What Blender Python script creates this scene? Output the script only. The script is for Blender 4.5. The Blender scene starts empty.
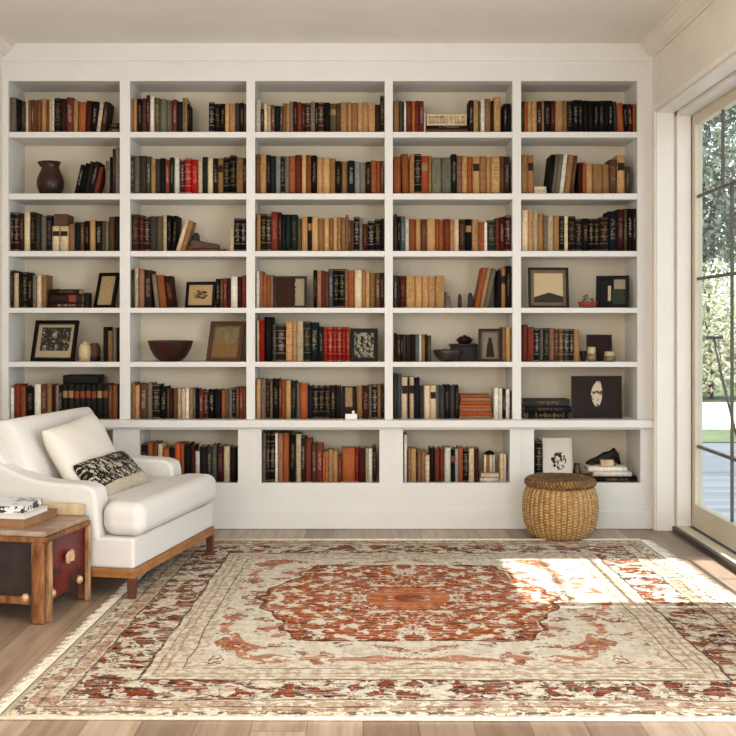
import bpy, bmesh, math, random
import numpy as np
from mathutils import Vector, Matrix, Euler
PI = math.pi
random.seed(7); rng = np.random.default_rng(7)
SC = bpy.context.scene
COL = SC.collection

# ---------------------------------------------------------------- camera, sky, sun, exposure
F = 1054.0; EYE = 1.18; VX = 363.0; VY = 327.0
cd = bpy.data.cameras.new('camera'); cam = bpy.data.objects.new('camera', cd); COL.objects.link(cam)
cam.location = (0, 0, EYE); cam.rotation_euler = (PI/2, 0, 0)
cd.sensor_width = 36; cd.lens = F/736*36
cd.shift_x = (368-VX)/736; cd.shift_y = -(368-VY)/736
cd.clip_start = .05; cd.clip_end = 300
SC.camera = cam

w = bpy.data.worlds.new('sky'); SC.world = w; w.use_nodes = True
bg = w.node_tree.nodes['Background']
bg.inputs[0].default_value = (.80, .90, 1.0, 1); bg.inputs[1].default_value = 2.6

def light(name, kind, loc, rot, energy, color, **k):
    d = bpy.data.lights.new(name, kind); d.energy = energy; d.color = color
    for a, v in k.items(): setattr(d, a, v)
    o = bpy.data.objects.new(name, d); o.location = loc; o.rotation_euler = rot; COL.objects.link(o); return o
SUN_EL = math.radians(62)
light('sun', 'SUN', (6, 5, 9), (0, PI/2-SUN_EL, math.radians(0)), 14.5, (1, .965, .92), angle=.016)
# added lamps standing in for daylight from unseen windows; walls there are solid
light('side_area_light', 'AREA', (1.62, 1.6, 1.05), (0, PI/2, 0), 150, (.84, .93, 1.0), shape='RECTANGLE', size=1.9, size_y=2.6)
light('rear_area_light', 'AREA', (-1.1, -1.8, 1.75), (PI/2+.22, 0, -.32), 108, (1, .965, .925), shape='RECTANGLE', size=1.8, size_y=2.0)

light('left_fill_light', 'AREA', (-2.04, .9, 1.8), (0, -PI/2, 0), 55, (1, .96, .91), shape='RECTANGLE', size=1.6, size_y=1.8)  # lamp added to brighten the right wall; no window stands there

SC.view_settings.view_transform = 'Standard'; SC.view_settings.look = 'None'
SC.view_settings.exposure = -0.12; SC.view_settings.gamma = 1; SC.view_settings.use_curve_mapping = False

# ---------------------------------------------------------------- helpers
def P(px, py, Y): return Vector(((px-VX)/F*Y, Y, EYE-(py-VY)/F*Y))
def X(px, Y=6.2): return (px-VX)/F*Y
def Z(py, Y=6.2): return EYE-(py-VY)/F*Y
def lin(c):
    r = []
    for v in c[:3]:
        v = v/255.0
        r.append(v/12.92 if v <= .04045 else ((v+.055)/1.055)**2.4)
    return (r[0], r[1], r[2], 1)

class S:
    """a node socket with arithmetic"""
    nt = None
    def __init__(s, k): s.k = k
    @staticmethod
    def m(op, *a):
        n = S.nt.nodes.new('ShaderNodeMath'); n.operation = op
        for i, v in enumerate(a):
            if isinstance(v, S): S.nt.links.new(v.k, n.inputs[i])
            else: n.inputs[i].default_value = v
        return S(n.outputs[0])
    def __add__(s, o): return S.m('ADD', s, o)
    def __radd__(s, o): return S.m('ADD', o, s)
    def __sub__(s, o): return S.m('SUBTRACT', s, o)
    def __rsub__(s, o): return S.m('SUBTRACT', o, s)
    def __mul__(s, o): return S.m('MULTIPLY', s, o)
    def __rmul__(s, o): return S.m('MULTIPLY', o, s)
    def __truediv__(s, o): return S.m('DIVIDE', s, o)
    def __gt__(s, o): return S.m('GREATER_THAN', s, o)
    def __lt__(s, o): return S.m('LESS_THAN', s, o)
    def abs(s): return S.m('ABSOLUTE', s)
    def fl(s): return S.m('FLOOR', s)
    def fr(s): return S.m('FRACT', s)
    def min(s, o): return S.m('MINIMUM', s, o)
    def max(s, o): return S.m('MAXIMUM', s, o)
    def clamp(s):
        r = S.m('ADD', s, 0.0); r.k.node.use_clamp = True; return r
    def inside(s, a, b): return (s > a)*(s < b)
    def smooth(s, a, b):
        n = S.nt.nodes.new('ShaderNodeMapRange'); n.interpolation_type = 'SMOOTHSTEP'
        S.nt.links.new(s.k, n.inputs[0]); n.inputs[1].default_value = a; n.inputs[2].default_value = b
        return S(n.outputs[0])
def vec(x, y, z=0.0):
    n = S.nt.nodes.new('ShaderNodeCombineXYZ')
    for i, v in enumerate((x, y, z)):
        if isinstance(v, S): S.nt.links.new(v.k, n.inputs[i])
        else: n.inputs[i].default_value = v
    return S(n.outputs[0])
def noise(v, scale=5, detail=2, rough=.5):
    n = S.nt.nodes.new('ShaderNodeTexNoise'); n.inputs['Scale'].default_value = scale
    n.inputs['Detail'].default_value = detail; n.inputs['Roughness'].default_value = rough
    if v is not None: S.nt.links.new(v.k, n.inputs['Vector'])
    return S(n.outputs[0])
def voro(v, scale=5):
    n = S.nt.nodes.new('ShaderNodeTexVoronoi'); n.inputs['Scale'].default_value = scale
    S.nt.links.new(v.k, n.inputs['Vector']); return S(n.outputs['Distance'])
def white(v):
    n = S.nt.nodes.new('ShaderNodeTexWhiteNoise'); n.noise_dimensions = '3D'
    S.nt.links.new(v.k, n.inputs['Vector']); return S(n.outputs['Value'])
def mix(f, a, b):
    n = S.nt.nodes.new('ShaderNodeMix'); n.data_type = 'RGBA'
    for i, v in ((0, f), (6, a), (7, b)):
        if isinstance(v, S): S.nt.links.new(v.k, n.inputs[i])
        elif i == 0: n.inputs[0].default_value = v
        else: n.inputs[i].default_value = v if len(v) == 4 and max(v) <= 1 else lin(v)
    return S(n.outputs[2])
def scalecol(c, f):
    n = S.nt.nodes.new('ShaderNodeVectorMath'); n.operation = 'SCALE'
    S.nt.links.new(c.k, n.inputs[0])
    if isinstance(f, S): S.nt.links.new(f.k, n.inputs[3])
    else: n.inputs[3].default_value = f
    return S(n.outputs[0])
def sep(v):
    n = S.nt.nodes.new('ShaderNodeSeparateXYZ'); S.nt.links.new(v.k, n.inputs[0])
    return S(n.outputs[0]), S(n.outputs[1]), S(n.outputs[2])
def coord(kind='Object'):
    n = S.nt.nodes.new('ShaderNodeTexCoord'); return S(n.outputs[kind])
def bump(h, strength=.3, dist=.01):
    n = S.nt.nodes.new('ShaderNodeBump'); n.inputs['Strength'].default_value = strength
    n.inputs['Distance'].default_value = dist; S.nt.links.new(h.k, n.inputs['Height'])
    S.nt.links.new(n.outputs[0], S.nt.nodes['Principled BSDF'].inputs['Normal'])
def newmat(name, rough=.6, spec=.5, metal=0):
    m = bpy.data.materials.new(name); m.use_nodes = True; S.nt = m.node_tree
    b = m.node_tree.nodes['Principled BSDF']
    b.inputs['Roughness'].default_value = rough; b.inputs['Metallic'].default_value = metal
    b.inputs['Specular IOR Level'].default_value = spec
    return m
def setcol(c):
    b = S.nt.nodes['Principled BSDF']
    S.nt.links.new(c.k, b.inputs['Base Color'])
def plain(name, c, rough=.6, spec=.5, metal=0, var=.12, scale=18, c2=None, bmp=0, bscale=None, stretch=(1, 1, 1)):
    """a colour with procedural mottling"""
    m = newmat(name, rough, spec, metal)
    x, y, z = sep(coord())
    v = vec(x*stretch[0], y*stretch[1], z*stretch[2])
    n = noise(v, scale, 4, .6)
    c2 = c2 or tuple(max(0, k*(1-var)) for k in c)
    setcol(mix(n.smooth(.3, .7), c, c2))
    if bmp: bump(noise(v, bscale or scale*5, 3), bmp, .004)
    return m

def mesh(name, verts, faces, mats, parent=None, smooth=True, uvs=None, midx=None):
    me = bpy.data.meshes.new(name); me.from_pydata([tuple(v) for v in verts], [], faces); 
    for m in (mats if isinstance(mats, (list, tuple)) else [mats]): me.materials.append(m)
    if uvs is not None:
        l = me.uv_layers.new(name='UVMap'); l.data.foreach_set('uv', np.asarray(uvs, float).ravel())
    if midx is not None: me.polygons.foreach_set('material_index', midx)
    if smooth: me.polygons.foreach_set('use_smooth', [True]*len(me.polygons))
    me.update()
    o = bpy.data.objects.new(name, me); COL.objects.link(o)
    if parent is not None: o.parent = parent
    return o
def from_bm(name, bm, mat, parent=None, smooth=False, bevel=0, seg=2, sub=0, angle=35):
    bmesh.ops.recalc_face_normals(bm, faces=bm.faces)
    me = bpy.data.meshes.new(name); bm.to_mesh(me); bm.free()
    for m in (mat if isinstance(mat, (list, tuple)) else [mat]): me.materials.append(m)
    o = bpy.data.objects.new(name, me); COL.objects.link(o)
    if parent is not None: o.parent = parent
    if bevel:
        b = o.modifiers.new('bevel', 'BEVEL'); b.width = bevel; b.segments = seg; b.limit_method = 'ANGLE'
        b.angle_limit = math.radians(angle); b.harden_normals = False
    if sub:
        s = o.modifiers.new('sub', 'SUBSURF'); s.levels = sub; s.render_levels = sub
    if smooth or bevel: 
        me.polygons.foreach_set('use_smooth', [True]*len(me.polygons))
        if not smooth:
            wn = o.modifiers.new('wn', 'WEIGHTED_NORMAL'); wn.keep_sharp = True
    return o
def bx(bm, x0, x1, y0, y1, z0, z1, M=None):
    vs = [bm.verts.new(M @ Vector(p) if M else p) for p in
          ((x0,y0,z0),(x1,y0,z0),(x1,y1,z0),(x0,y1,z0),(x0,y0,z1),(x1,y0,z1),(x1,y1,z1),(x0,y1,z1))]
    for f in ((0,3,2,1),(4,5,6,7),(0,1,5,4),(1,2,6,5),(2,3,7,6),(3,0,4,7)): bm.faces.new([vs[i] for i in f])
def box(name, x0, x1, y0, y1, z0, z1, mat, parent=None, bevel=0, seg=2):
    bm = bmesh.new(); bx(bm, x0, x1, y0, y1, z0, z1); return from_bm(name, bm, mat, parent, bevel=bevel, seg=seg)
def prism(name, pts, a0, a1, mat, parent=None, axis='x', bevel=0, seg=3, smooth=False, angle=35):
    """polygon pts extruded from a0 to a1; axis x: pts are (y,z); y: (x,z); z: (x,y)"""
    bm = bmesh.new()
    f = {'x': lambda p, a: (a, p[0], p[1]), 'y': lambda p, a: (p[0], a, p[1]), 'z': lambda p, a: (p[0], p[1], a)}[axis]
    A = [bm.verts.new(f(p, a0)) for p in pts]; B = [bm.verts.new(f(p, a1)) for p in pts]
    n = len(pts); bm.faces.new(A); bm.faces.new(B[::-1])
    for i in range(n): bm.faces.new((A[i], B[i], B[(i+1) % n], A[(i+1) % n]))
    return from_bm(name, bm, mat, parent, bevel=bevel, seg=seg, smooth=smooth, angle=angle)
def lathe_data(prof, n=32, rfun=None):
    vs, fs = [], []
    for i, (r, z) in enumerate(prof):
        for j in range(n):
            t = 2*PI*j/n; rr = r*(rfun(t, i, z) if rfun else 1)
            vs.append((rr*math.cos(t), rr*math.sin(t), z))
    for i in range(len(prof)-1):
        for j in range(n):
            k = (j+1) % n; fs.append((i*n+j, i*n+k, (i+1)*n+k, (i+1)*n+j))
    fs.append(tuple(range(n))[::-1]); fs.append(tuple((len(prof)-1)*n+j for j in range(n)))
    return vs, fs
def lathe(name, prof, mat, parent=None, n=32, rfun=None, loc=(0,0,0)):
    vs, fs = lathe_data(prof, n, rfun)
    o = mesh(name, [(v[0]+loc[0], v[1]+loc[1], v[2]+loc[2]) for v in vs], fs, mat, parent); return o
def tube(name, pts, r, mat, parent=None, n=8):
    vs, fs = [], []; pts = [Vector(p) for p in pts]
    for i, p in enumerate(pts):
        d = (pts[min(i+1, len(pts)-1)]-pts[max(i-1, 0)]).normalized()
        a = d.orthogonal().normalized() if i == 0 else (a-d*a.dot(d)).normalized()
        b = d.cross(a); rr = r[i] if isinstance(r, (list, tuple)) else r
        for j in range(n): vs.append(p+a*rr*math.cos(2*PI*j/n)+b*rr*math.sin(2*PI*j/n))
    for i in range(len(pts)-1):
        for j in range(n):
            k = (j+1) % n; fs.append((i*n+j, i*n+k, (i+1)*n+k, (i+1)*n+j))
    fs.append(tuple(range(n))[::-1]); fs.append(tuple((len(pts)-1)*n+j for j in range(n)))
    return mesh(name, vs, fs, mat, parent)
LABELS = {}
def tag(o, label, cat, group=None):
    assert label not in LABELS, label
    assert 4 <= len(label.split()) <= 16, label
    LABELS[label] = 1
    o['label'] = label; o['category'] = cat
    if group: o['group'] = group
    return o
def empty(name, loc, rz=0, label=None, cat=None, group=None):
    o = bpy.data.objects.new(name, None); COL.objects.link(o); o.location = loc; o.rotation_euler = (0, 0, rz)
    o.empty_display_size = .05
    if label: tag(o, label, cat, group)
    return o
def struct(o): o['kind'] = 'structure'; return o

# ---------------------------------------------------------------- materials
M = {}
M['paint'] = plain('white_paint', (223, 221, 217), .45, .4, var=.02, scale=3)
M['panel'] = plain('warm_lit_panel', (218, 206, 184), .6, .3, var=.02, scale=3)  # warm light inside the bays is put into the back panel colour
M['wall'] = plain('wall_paint', (234, 226, 213), .8, .2, var=.04, scale=4)
M['ceiling'] = plain('ceiling_paint', (240, 234, 224), .9, .1, var=.03, scale=2)
M['trim'] = plain('trim_paint', (236, 231, 222), .4, .4, var=.02, scale=3)
M['sash'] = plain('sash_paint', (212, 200, 178), .45, .4, var=.05, scale=3)
M['bronze'] = plain('dark_bronze', (48, 40, 34), .4, .5, var=.2, scale=10)
M['muntin'] = plain('muntin_bronze', (92, 84, 74), .5, .4, var=.1, scale=10)
M['linen'] = plain('oatmeal_linen', (215, 211, 206), .9, .15, var=.02, scale=90, bmp=.08, bscale=700)
M['pillow'] = plain('cream_linen', (220, 213, 202), .9, .15, var=.02, scale=90, bmp=.08, bscale=400)
M['oak'] = plain('honey_oak', (172, 118, 68), .45, .4, scale=6, c2=(136, 86, 46), stretch=(1, 1, 5))
M['dark_oak'] = plain('dark_walnut', (96, 56, 36), .45, .4, scale=8, c2=(70, 40, 26), stretch=(1, 1, .2))  # darker brown wood of the chair legs
M['wood_bowl'] = plain('carved_wood', (70, 32, 20), .4, .3, scale=9, c2=(34, 17, 12))
M['dark_wood'] = plain('dark_wood', (38, 22, 17), .45, .2, scale=14, c2=(22, 13, 10), stretch=(1, 1, .3))
M['mid_wood'] = plain('mid_wood', (92, 60, 38), .5, .25, scale=12, c2=(70, 44, 28), stretch=(1, 1, .3))
M['black'] = plain('black_frame', (15, 12, 11), .5, .15, var=.3, scale=10)
M['pewter'] = plain('pewter', (80, 73, 62), .4, .3, .5, scale=10, c2=(52, 47, 42))
M['pottery'] = plain('brown_glaze', (60, 35, 25), .35, .3, scale=9, c2=(30, 19, 15))
M['cream'] = plain('cream_ceramic', (206, 184, 148), .5, .5, scale=14, c2=(170, 142, 104))
M['relief'] = plain('relief_edge', (150, 126, 92), .6, .2, scale=30, c2=(116, 92, 64))
M['terracotta'] = plain('terracotta', (150, 74, 48), .8, .2, scale=10, c2=(120, 56, 38))
M['leaf'] = plain('leaf_green', (84, 96, 58), .6, .3, scale=14, c2=(56, 68, 42))
M['paper'] = newmat('book_pages', .9, .1)
x, y, z = sep(coord()); setcol(mix(noise(vec(x*400, y*2, z*4), 3, 2), (206, 188, 152), (165, 140, 102)))
M['mat_board'] = plain('mat_board', (116, 98, 78), .9, .1, scale=10, c2=(98, 80, 62))
M['wax'] = plain('candle_wax', (190, 170, 132), .5, .4, scale=10)
M['brass'] = plain('aged_brass', (216, 180, 138), .45, .5, .2, scale=30, c2=(170, 128, 86))
M['glassjar'] = plain('smoky_jar', (126, 112, 86), .2, .6, scale=8, c2=(100, 86, 62))
def glass():
    m = bpy.data.materials.new('window_glass'); m.use_nodes = True; nt = m.node_tree; nt.nodes.clear()
    o = nt.nodes.new('ShaderNodeOutputMaterial'); t = nt.nodes.new('ShaderNodeBsdfTransparent'); t.inputs[0].default_value = (.93, .95, .94, 1)
    g = nt.nodes.new('ShaderNodeBsdfGlossy'); g.inputs['Roughness'].default_value = .05
    mx = nt.nodes.new('ShaderNodeMixShader'); mx.inputs[0].default_value = .04; nt.links.new(t.outputs[0], mx.inputs[1])
    nt.links.new(g.outputs[0], mx.inputs[2]); nt.links.new(mx.outputs[0], o.inputs[0]); return m
M['glass'] = glass()

# book cover: colour, ink and ornament come from mesh attributes
m = newmat('book_cloth', .7, .15); M['cloth'] = m
def attr(n):
    a = S.nt.nodes.new('ShaderNodeAttribute'); a.attribute_name = n; return a
ac, ai, ast = attr('col'), attr('ink'), attr('style')
uu, vv, _ = sep(coord('UV'))
st = ast.outputs['Vector']; b_, t_, l_ = sep(S(st)); seed = S(ast.outputs['Alpha'])
on = uu > -.5
f5 = (vv*5.0+.35).fr()
bands = b_*on*((f5-.5).abs() < .055)
glyph = white(vec((uu*4.0).fl(), (vv*60.0).fl(), (seed*97.0).fl())) > .46
title = t_*on*glyph*uu.inside(.28, .74)*vv.inside(.30, .80)*(((vv*60.0).fr()-.5).abs() < .42)
lab = l_*on*uu.inside(.06, .94)*vv.inside(.60, .80)
capb = b_*on*((vv-.035).abs() < .012).max((vv-.965).abs() < .012)
o3 = coord('Object')
wear = noise(o3, 45, 4, .65)
c = scalecol(S(ac.outputs['Color']), wear.smooth(.2, .8)*.45+.72)
c = mix(lab, c, S(ai.outputs['Color']))
c = mix((bands.max(title).max(capb))*.42, c, mix(lab, S(ai.outputs['Color']), S(ac.outputs['Color'])))
setcol(c)
bump(noise(o3, 300, 2), .15, .002)

# ---------------------------------------------------------------- structure
# oak floor, boards run away from the camera
m = newmat('oak_floor', .34, .5); M['floor'] = m
x, y, z = sep(coord())
pw = .165
row = (x/pw).fl()
ro = white(vec(row, 3.0, 1.0))
yy = y/1.7+ro*7.3
cell = yy.fl()
rv = white(vec(row, cell, 2.0))
g1 = noise(vec(x*26+rv*40, y*1.6, rv*9), 1.0, 5, .62)
g2 = noise(vec(x*120+rv*40, y*5, 0.0), 1.0, 3, .6)
base = mix(rv, (180, 158, 136), (126, 102, 82))
base = mix(g1.smooth(.35, .7), base, mix(rv, (150, 124, 102), (108, 84, 66)))
base = scalecol(base, g2*.3+.87)
seam = (((x/pw).fr()-.5).abs() > .488).max((yy.fr()-.5).abs() > .4985)
setcol(mix(seam*.55, base, (70, 50, 38)))
bump(g2*.4-seam*1.0, .12, .003)
struct(box('floor', -2.3, 1.80, -2.2, 6.7, -.1, 0, M['floor']))
CEIL = 2.845
struct(box('ceiling', -2.3, 2.05, -2.2, 6.7, CEIL, CEIL+.12, M['ceiling']))
struct(box('wall_left', -2.32, -2.12, -2.2, 6.7, 0, CEIL, M['wall']))
struct(box('wall_back', -2.12, 1.70, 6.52, 6.7, 0, CEIL, M['wall']))
WX = 1.70; OY0, OY1, OH = 4.38, 6.10, 2.43
bm = bmesh.new()
bx(bm, WX, 1.945, OY1, 6.7, 0, CEIL); bx(bm, WX, 1.945, -2.2, OY0, 0, CEIL); bx(bm, WX, 1.945, OY0, OY1, OH, CEIL)
struct(from_bm('wall_right', bm, M['wall']))
bm = bmesh.new()
bx(bm, -2.12, 1.70, -2.2, -2.05, 0, CEIL)
struct(from_bm('wall_front', bm, M['wall']))
# crown along the right wall and the left wall
def crown(name, xw, s):
    pr = [(xw, 2.756), (xw-s*.010, 2.756), (xw-s*.013, 2.766), (xw-s*.03, 2.774), (xw-s*.052, 2.795), (xw-s*.066, 2.822), (xw-s*.08, 2.828), (xw-s*.08, CEIL), (xw, CEIL)]
    return struct(prism(name, pr, -2.0, 6.17, M['wall'], axis='y'))
crown('trim_1', WX, 1); crown('trim_2', -2.12, -1)
# casing of the opening, thin, on the wall face
bm = bmesh.new()
bx(bm, WX-.014, WX+.002, OY1, OY1+.03, 0, OH+.03); bx(bm, WX-.014, WX+.002, OY0-.06, OY0, 0, OH+.03); bx(bm, WX-.014, WX+.002, OY0, OY1, OH, OH+.03)
struct(from_bm('trim_3', bm, M['trim'], bevel=.003))
# jamb lining: first band then the door frame one step in
bm = bmesh.new()
bx(bm, WX-.004, 1.800, OY1-.012, OY1+.001, 0, OH); bx(bm, WX-.004, 1.800, OY0-.001, OY0+.012, 0, OH); bx(bm, WX-.004, 1.800, OY0, OY1, OH-.012, OH)
bx(bm, 1.808, 1.888, OY1-.035, OY1, .0, OH); bx(bm, 1.808, 1.888, OY0, OY0+.035, 0, OH); bx(bm, 1.808, 1.888, OY0, OY1, OH-.035, OH)
struct(from_bm('trim_4', bm, M['trim'], bevel=.004))
struct(box('trim_9', 1.89, 1.944, OY0, OY1-.0205, OH-.042, OH, M['sash']))
struct(box('trim_5', 1.90, 1.944, OY1-.02, OY1, 0, OH, M['sash']))
# sill with its tracks
bm = bmesh.new(); bx(bm, 1.786, 1.806, OY0, OY1-.013, -.08, .030); bx(bm, 1.872, 1.90, OY0, OY1-.036, -.08, .034)
struct(from_bm('trim_6', bm, M['bronze']))
struct(box('trim_7', 1.806, 1.872, OY0, OY1-.036, -.08, .034, M['sash']))
struct(box('baseboard_right', WX-.014, WX, -2.0, OY0-.06, 0, .12, M['trim']))
struct(box('baseboard_left', -2.12, -2.106, -2.0, 6.14, 0, .12, M['trim']))
# the glazed door
DX = 1.915
bm = bmesh.new()
z0, z1, ya, yb = .036, OH-.04, OY0+.04, OY1-.04
bx(bm, DX-.02, DX+.025, yb-.04, yb, z0, z1); bx(bm, DX-.02, DX+.025, ya, ya+.075, z0, z1)
bx(bm, DX-.02, DX+.025, ya+.075, yb-.04, z0, .168); bx(bm, DX-.02, DX+.025, ya+.075, yb-.04, z1-.055, z1)
door = struct(from_bm('door_1', bm, M['sash'], bevel=.004))
bm = bmesh.new()
for zz in (1.925, 1.455, .498): bx(bm, DX-.008, DX+.008, ya+.075, yb-.04, zz-.008, zz+.008)
bx(bm, DX-.007, DX+.007, 5.462, 5.476, .168, 1.925); bx(bm, DX-.007, DX+.007, 5.60, 5.614, 1.925, z1-.055); bx(bm, DX-.007, DX+.007, 4.93, 4.944, .168, z1-.055)
from_bm('muntin', bm, M['muntin'], door)
box('glass_pane', DX-.002, DX+.002, ya+.075, yb-.04, .168, z1-.055, M['glass'], door)
# exterior: sun-blocking slab over the far half of the door, terrace, lawn, drive
struct(box('sun_blocker', 2.0, 3.35, 5.33, 6.56, 2.60, 2.70, M['trim']))  # added out of view to keep sun off the far part of the floor
M['deck'] = newmat('terrace_boards', .7, .3)
x, y, z = sep(coord()); r = white(vec((y/.14).fl(), 0.0, 0.0))
setcol(mix(((y/.14).fr() < .06), mix(r, (98, 102, 110), (80, 84, 92)), (58, 60, 66)))
M['grass'] = plain('lawn_grass', (96, 108, 80), .9, .1, scale=3, c2=(76, 88, 64))
M['drive'] = plain('pale_gravel', (226, 216, 198), .9, .1, scale=3, c2=(206, 196, 180))
struct(box('terrace', 2.0, 20, -2, 11.2, -.2, -.05, M['deck']))
struct(box('lawn', 2.0, 30, 11.2, 12.6, -.2, -.04, M['grass']))
struct(box('driveway', 2.0, 30, 12.6, 17.2, -.2, -.05, M['drive']))
struct(box('field', 2.0, 40, 17.2, 60, -.2, -.03, M['grass']))

# ---------------------------------------------------------------- trees outside
def leaf_mat(name, a, b):
    m = newmat(name, .6, .3); x, y, z = sep(coord()); setcol(mix(white(vec((x*6).fl(), (y*6).fl(), (z*6).fl())), a, b)); return m
ML = [leaf_mat('sunlit_leaves', (168, 170, 142), (206, 204, 176)), leaf_mat('deep_leaves', (92, 100, 90), (144, 150, 130)), leaf_mat('silver_leaves', (140, 146, 134), (184, 186, 172))]
def crown_mesh(blobs, n, size, rs):
    r = np.random.default_rng(rs); vs = []; fs = []
    wts = np.array([b[3]**2 for b in blobs]); wts = wts/wts.sum()
    for i in range(n):
        b = blobs[r.choice(len(blobs), p=wts)]
        d = r.normal(size=3); d /= np.linalg.norm(d); rad = b[3]*(r.random()**.45)
        c = np.array(b[:3])+d*rad*np.array([1, 1, b[4]])
        a = r.normal(size=3); a /= np.linalg.norm(a); t = np.cross(a, r.normal(size=3)); t /= np.linalg.norm(t)
        s = size*(.6+.8*r.random()); k = len(vs)
        vs += [c-a*s, c+t*s*.45+np.cross(a, t)*s*.1, c+a*s, c-t*s*.45]; fs.append((k, k+1, k+2, k+3))
    return vs, fs
def tree(name, x, y, h, blobs, n, size, mat, label, cat, rs, trunk_r=.12):
    t = empty(name, (x, y, -.05), 0, label, cat, 'trees and shrubs beyond the terrace')
    r = random.Random(rs)
    tube('trunk', [(0, 0, 0), (.05, .04, h*.3), (-.05, .06, h*.55), (.03, 0, h*.8)], [trunk_r, trunk_r*.8, trunk_r*.6, trunk_r*.3], M['mid_wood'], t)
    vs, fs = crown_mesh(blobs, n, size, rs)
    mesh('foliage', vs, fs, mat, t, smooth=False)
tree('tree', 6.3, 19.5, 6.0, [(0, 0, 4.4, 1.5, 1), (.9, .3, 3.5, 1.1, 1), (-.9, -.2, 3.4, 1.2, 1), (.2, 0, 5.6, 1.0, 1), (-.2, 0, 2.6, 1.0, .8)], 9000, .075, ML[1], 'tall dark leafy tree seen through the upper door panes', 'tree', 1)
tree('tree', 3.6, 26.5, 7.5, [(0, 0, 5.4, 1.8, 1), (1.2, 0, 4.2, 1.4, 1), (-1.2, 0, 4.0, 1.4, 1), (.2, 0, 6.9, 1.0, 1)], 6000, .09, ML[2], 'pale silvery tree standing farthest back behind the glazed door', 'tree', 2)
tree('tree', 10.2, 23.0, 7.0, [(0, 0, 5.0, 1.8, 1), (1.2, 0, 4.0, 1.4, 1), (-1.2, 0, 3.8, 1.4, 1), (.2, 0, 6.4, 1.0, 1)], 6000, .09, ML[1], 'dark tree at the right behind the glazed door', 'tree', 3)
tree('shrub', 5.9, 17.9, 2.4, [(0, 0, 1.5, .9, 1), (.7, .1, 1.1, .7, 1), (-.7, 0, 1.2, .7, 1), (0, 0, .6, .9, .6)], 7000, .05, ML[0], 'sunlit yellow green shrub behind the pale drive', 'shrub', 4, .05)
tree('shrub', 8.4, 18.2, 2.2, [(0, 0, 1.4, .9, 1), (.7, .1, 1.0, .7, 1), (-.7, 0, 1.1, .7, 1), (0, 0, .5, 1.0, .5)], 5000, .05, ML[2], 'grey green shrub right of the sunlit shrub', 'shrub', 5, .05)
tree('shrub', 3.4, 18.4, 2.6, [(0, 0, 1.5, .9, 1), (.7, .1, 1.1, .7, 1), (-.7, 0, 1.2, .7, 1), (0, 0, .6, 1.0, .6)], 5000, .05, ML[1], 'dark green shrub left of the sunlit shrub', 'shrub', 6, .05)
g = empty('garden_stake', (3.02, 9.0, -.05), 0, 'thin bent metal stake with a crossbar on the terrace', 'garden stake')
pA = P(714, 339, 9.0); pB = P(735, 430, 8.9)
tube('pole', [(.25, -.1, 0), (pB.x-3.02, -.1, pB.z+.05), (pA.x-3.02+.06, -.03, (pA.z+pB.z)/2+.1), (pA.x-3.02, 0, pA.z+.05)], .012, M['bronze'], g)
tube('crossbar', [(pA.x-3.02-.07, 0, pA.z+.06), (pA.x-3.02+.07, 0, pA.z+.07)], .018, M['bronze'], g)

# ---------------------------------------------------------------- bookcase
BF, BB = 6.20, 6.50                        # front plane, face of the back panel
bk = empty('bookcase', (0, 0, 0), 0, 'white built-in bookcase of five bays filling the whole back wall', 'bookcase')
BAY = [(8.5, 119.8), (130, 246.4), (254.9, 384.7), (392.8, 512.5), (521.1, 637.4)]
TOPY = 81.0
SH = [(131.8, 137.5), (193.4, 199.4), (251.0, 256.5), (307.8, 312.9), (361.9, 367.0)]
stiles = [(2.6, 8.5), (119.8, 130), (246.4, 254.9), (384.7, 392.8), (512.5, 521.1), (637.4, 652)]
CT = Z(420.3, 6.13)                        # ledge top
CB = Z(428.0, 6.13)
for a, b in stiles: box('upright', X(a), X(b), BF, BB, CT, Z(TOPY), M['paint'], bk)
for bi, (a, b) in enumerate(BAY):
    for t, u in SH:
        box('shelf', X(a), X(b), BF+.002, BB, Z(u), Z(t), M['paint'], bk, .0015)
box('top_rail', X(2.6), X(652), BF, BB, Z(TOPY), Z(63), M['paint'], bk)
prism('crown_moulding', [(BF+.02, Z(64)), (BF-.006, Z(64)), (BF-.010, Z(62.2)), (BF-.018, Z(61)), (BF-.024, Z(58)), (BF-.026, CEIL-.001), (BF+.02, CEIL-.001)], X(2.6), X(652), M['paint'], bk)
box('back_panel', X(2.6), X(652), BB, BB+.015, .10, CEIL-.15, M['panel'], bk)
box('ledge', X(2.6), X(652.5), 6.13, BB, CB, CT, M['paint'], bk, .005, 3)
LF = 6.165
LB = [(22, 113), (139.4, 238), (261.4, 379.4), (403, 509.9), (534, 640.5)]
LT, LBt = Z(429.6, LF), Z(483.0, LF)
LFL = Z(483.0, LF)
xs = [2.6]
for a, b in LB: xs += [a, b]
xs.append(652)
bm = bmesh.new()
bx(bm, X(2.6, LF), X(654.5, LF), LF, LF+.02, 0.0, LBt); bx(bm, X(2.6, LF), X(654.5, LF), LF, LF+.02, LT, CB)
for i in range(0, len(xs), 2):
    a, b = xs[i], xs[i+1]
    bx(bm, X(a, LF), X(b, LF)+(.015 if b > 650 else 0), LF, LF+.02, LBt, LT)
from_bm('base_front', bm, M['paint'], bk)
for i in range(0, len(xs), 2):
    a, b = xs[i], xs[i+1]
    box('base_divider', X(a, LF), X(b, LF), LF+.02, BB, .0, CB, M['paint'], bk)
for a, b in LB: box('base_shelf', X(a, LF), X(b, LF), LF+.02, BB, LBt-.02, LBt, M['paint'], bk)
for p in (126, 250, 391, 522): box('seam_bead', X(p, LF)-.0015, X(p, LF)+.0015, LF-.002, LF, LBt-.06, CB-.01, M['paint'], bk)
box('plinth', X(2.6, LF), X(654.5, LF), LF-.020, LF, 0, Z(510.5, LF), M['paint'], bk, .006)

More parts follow.
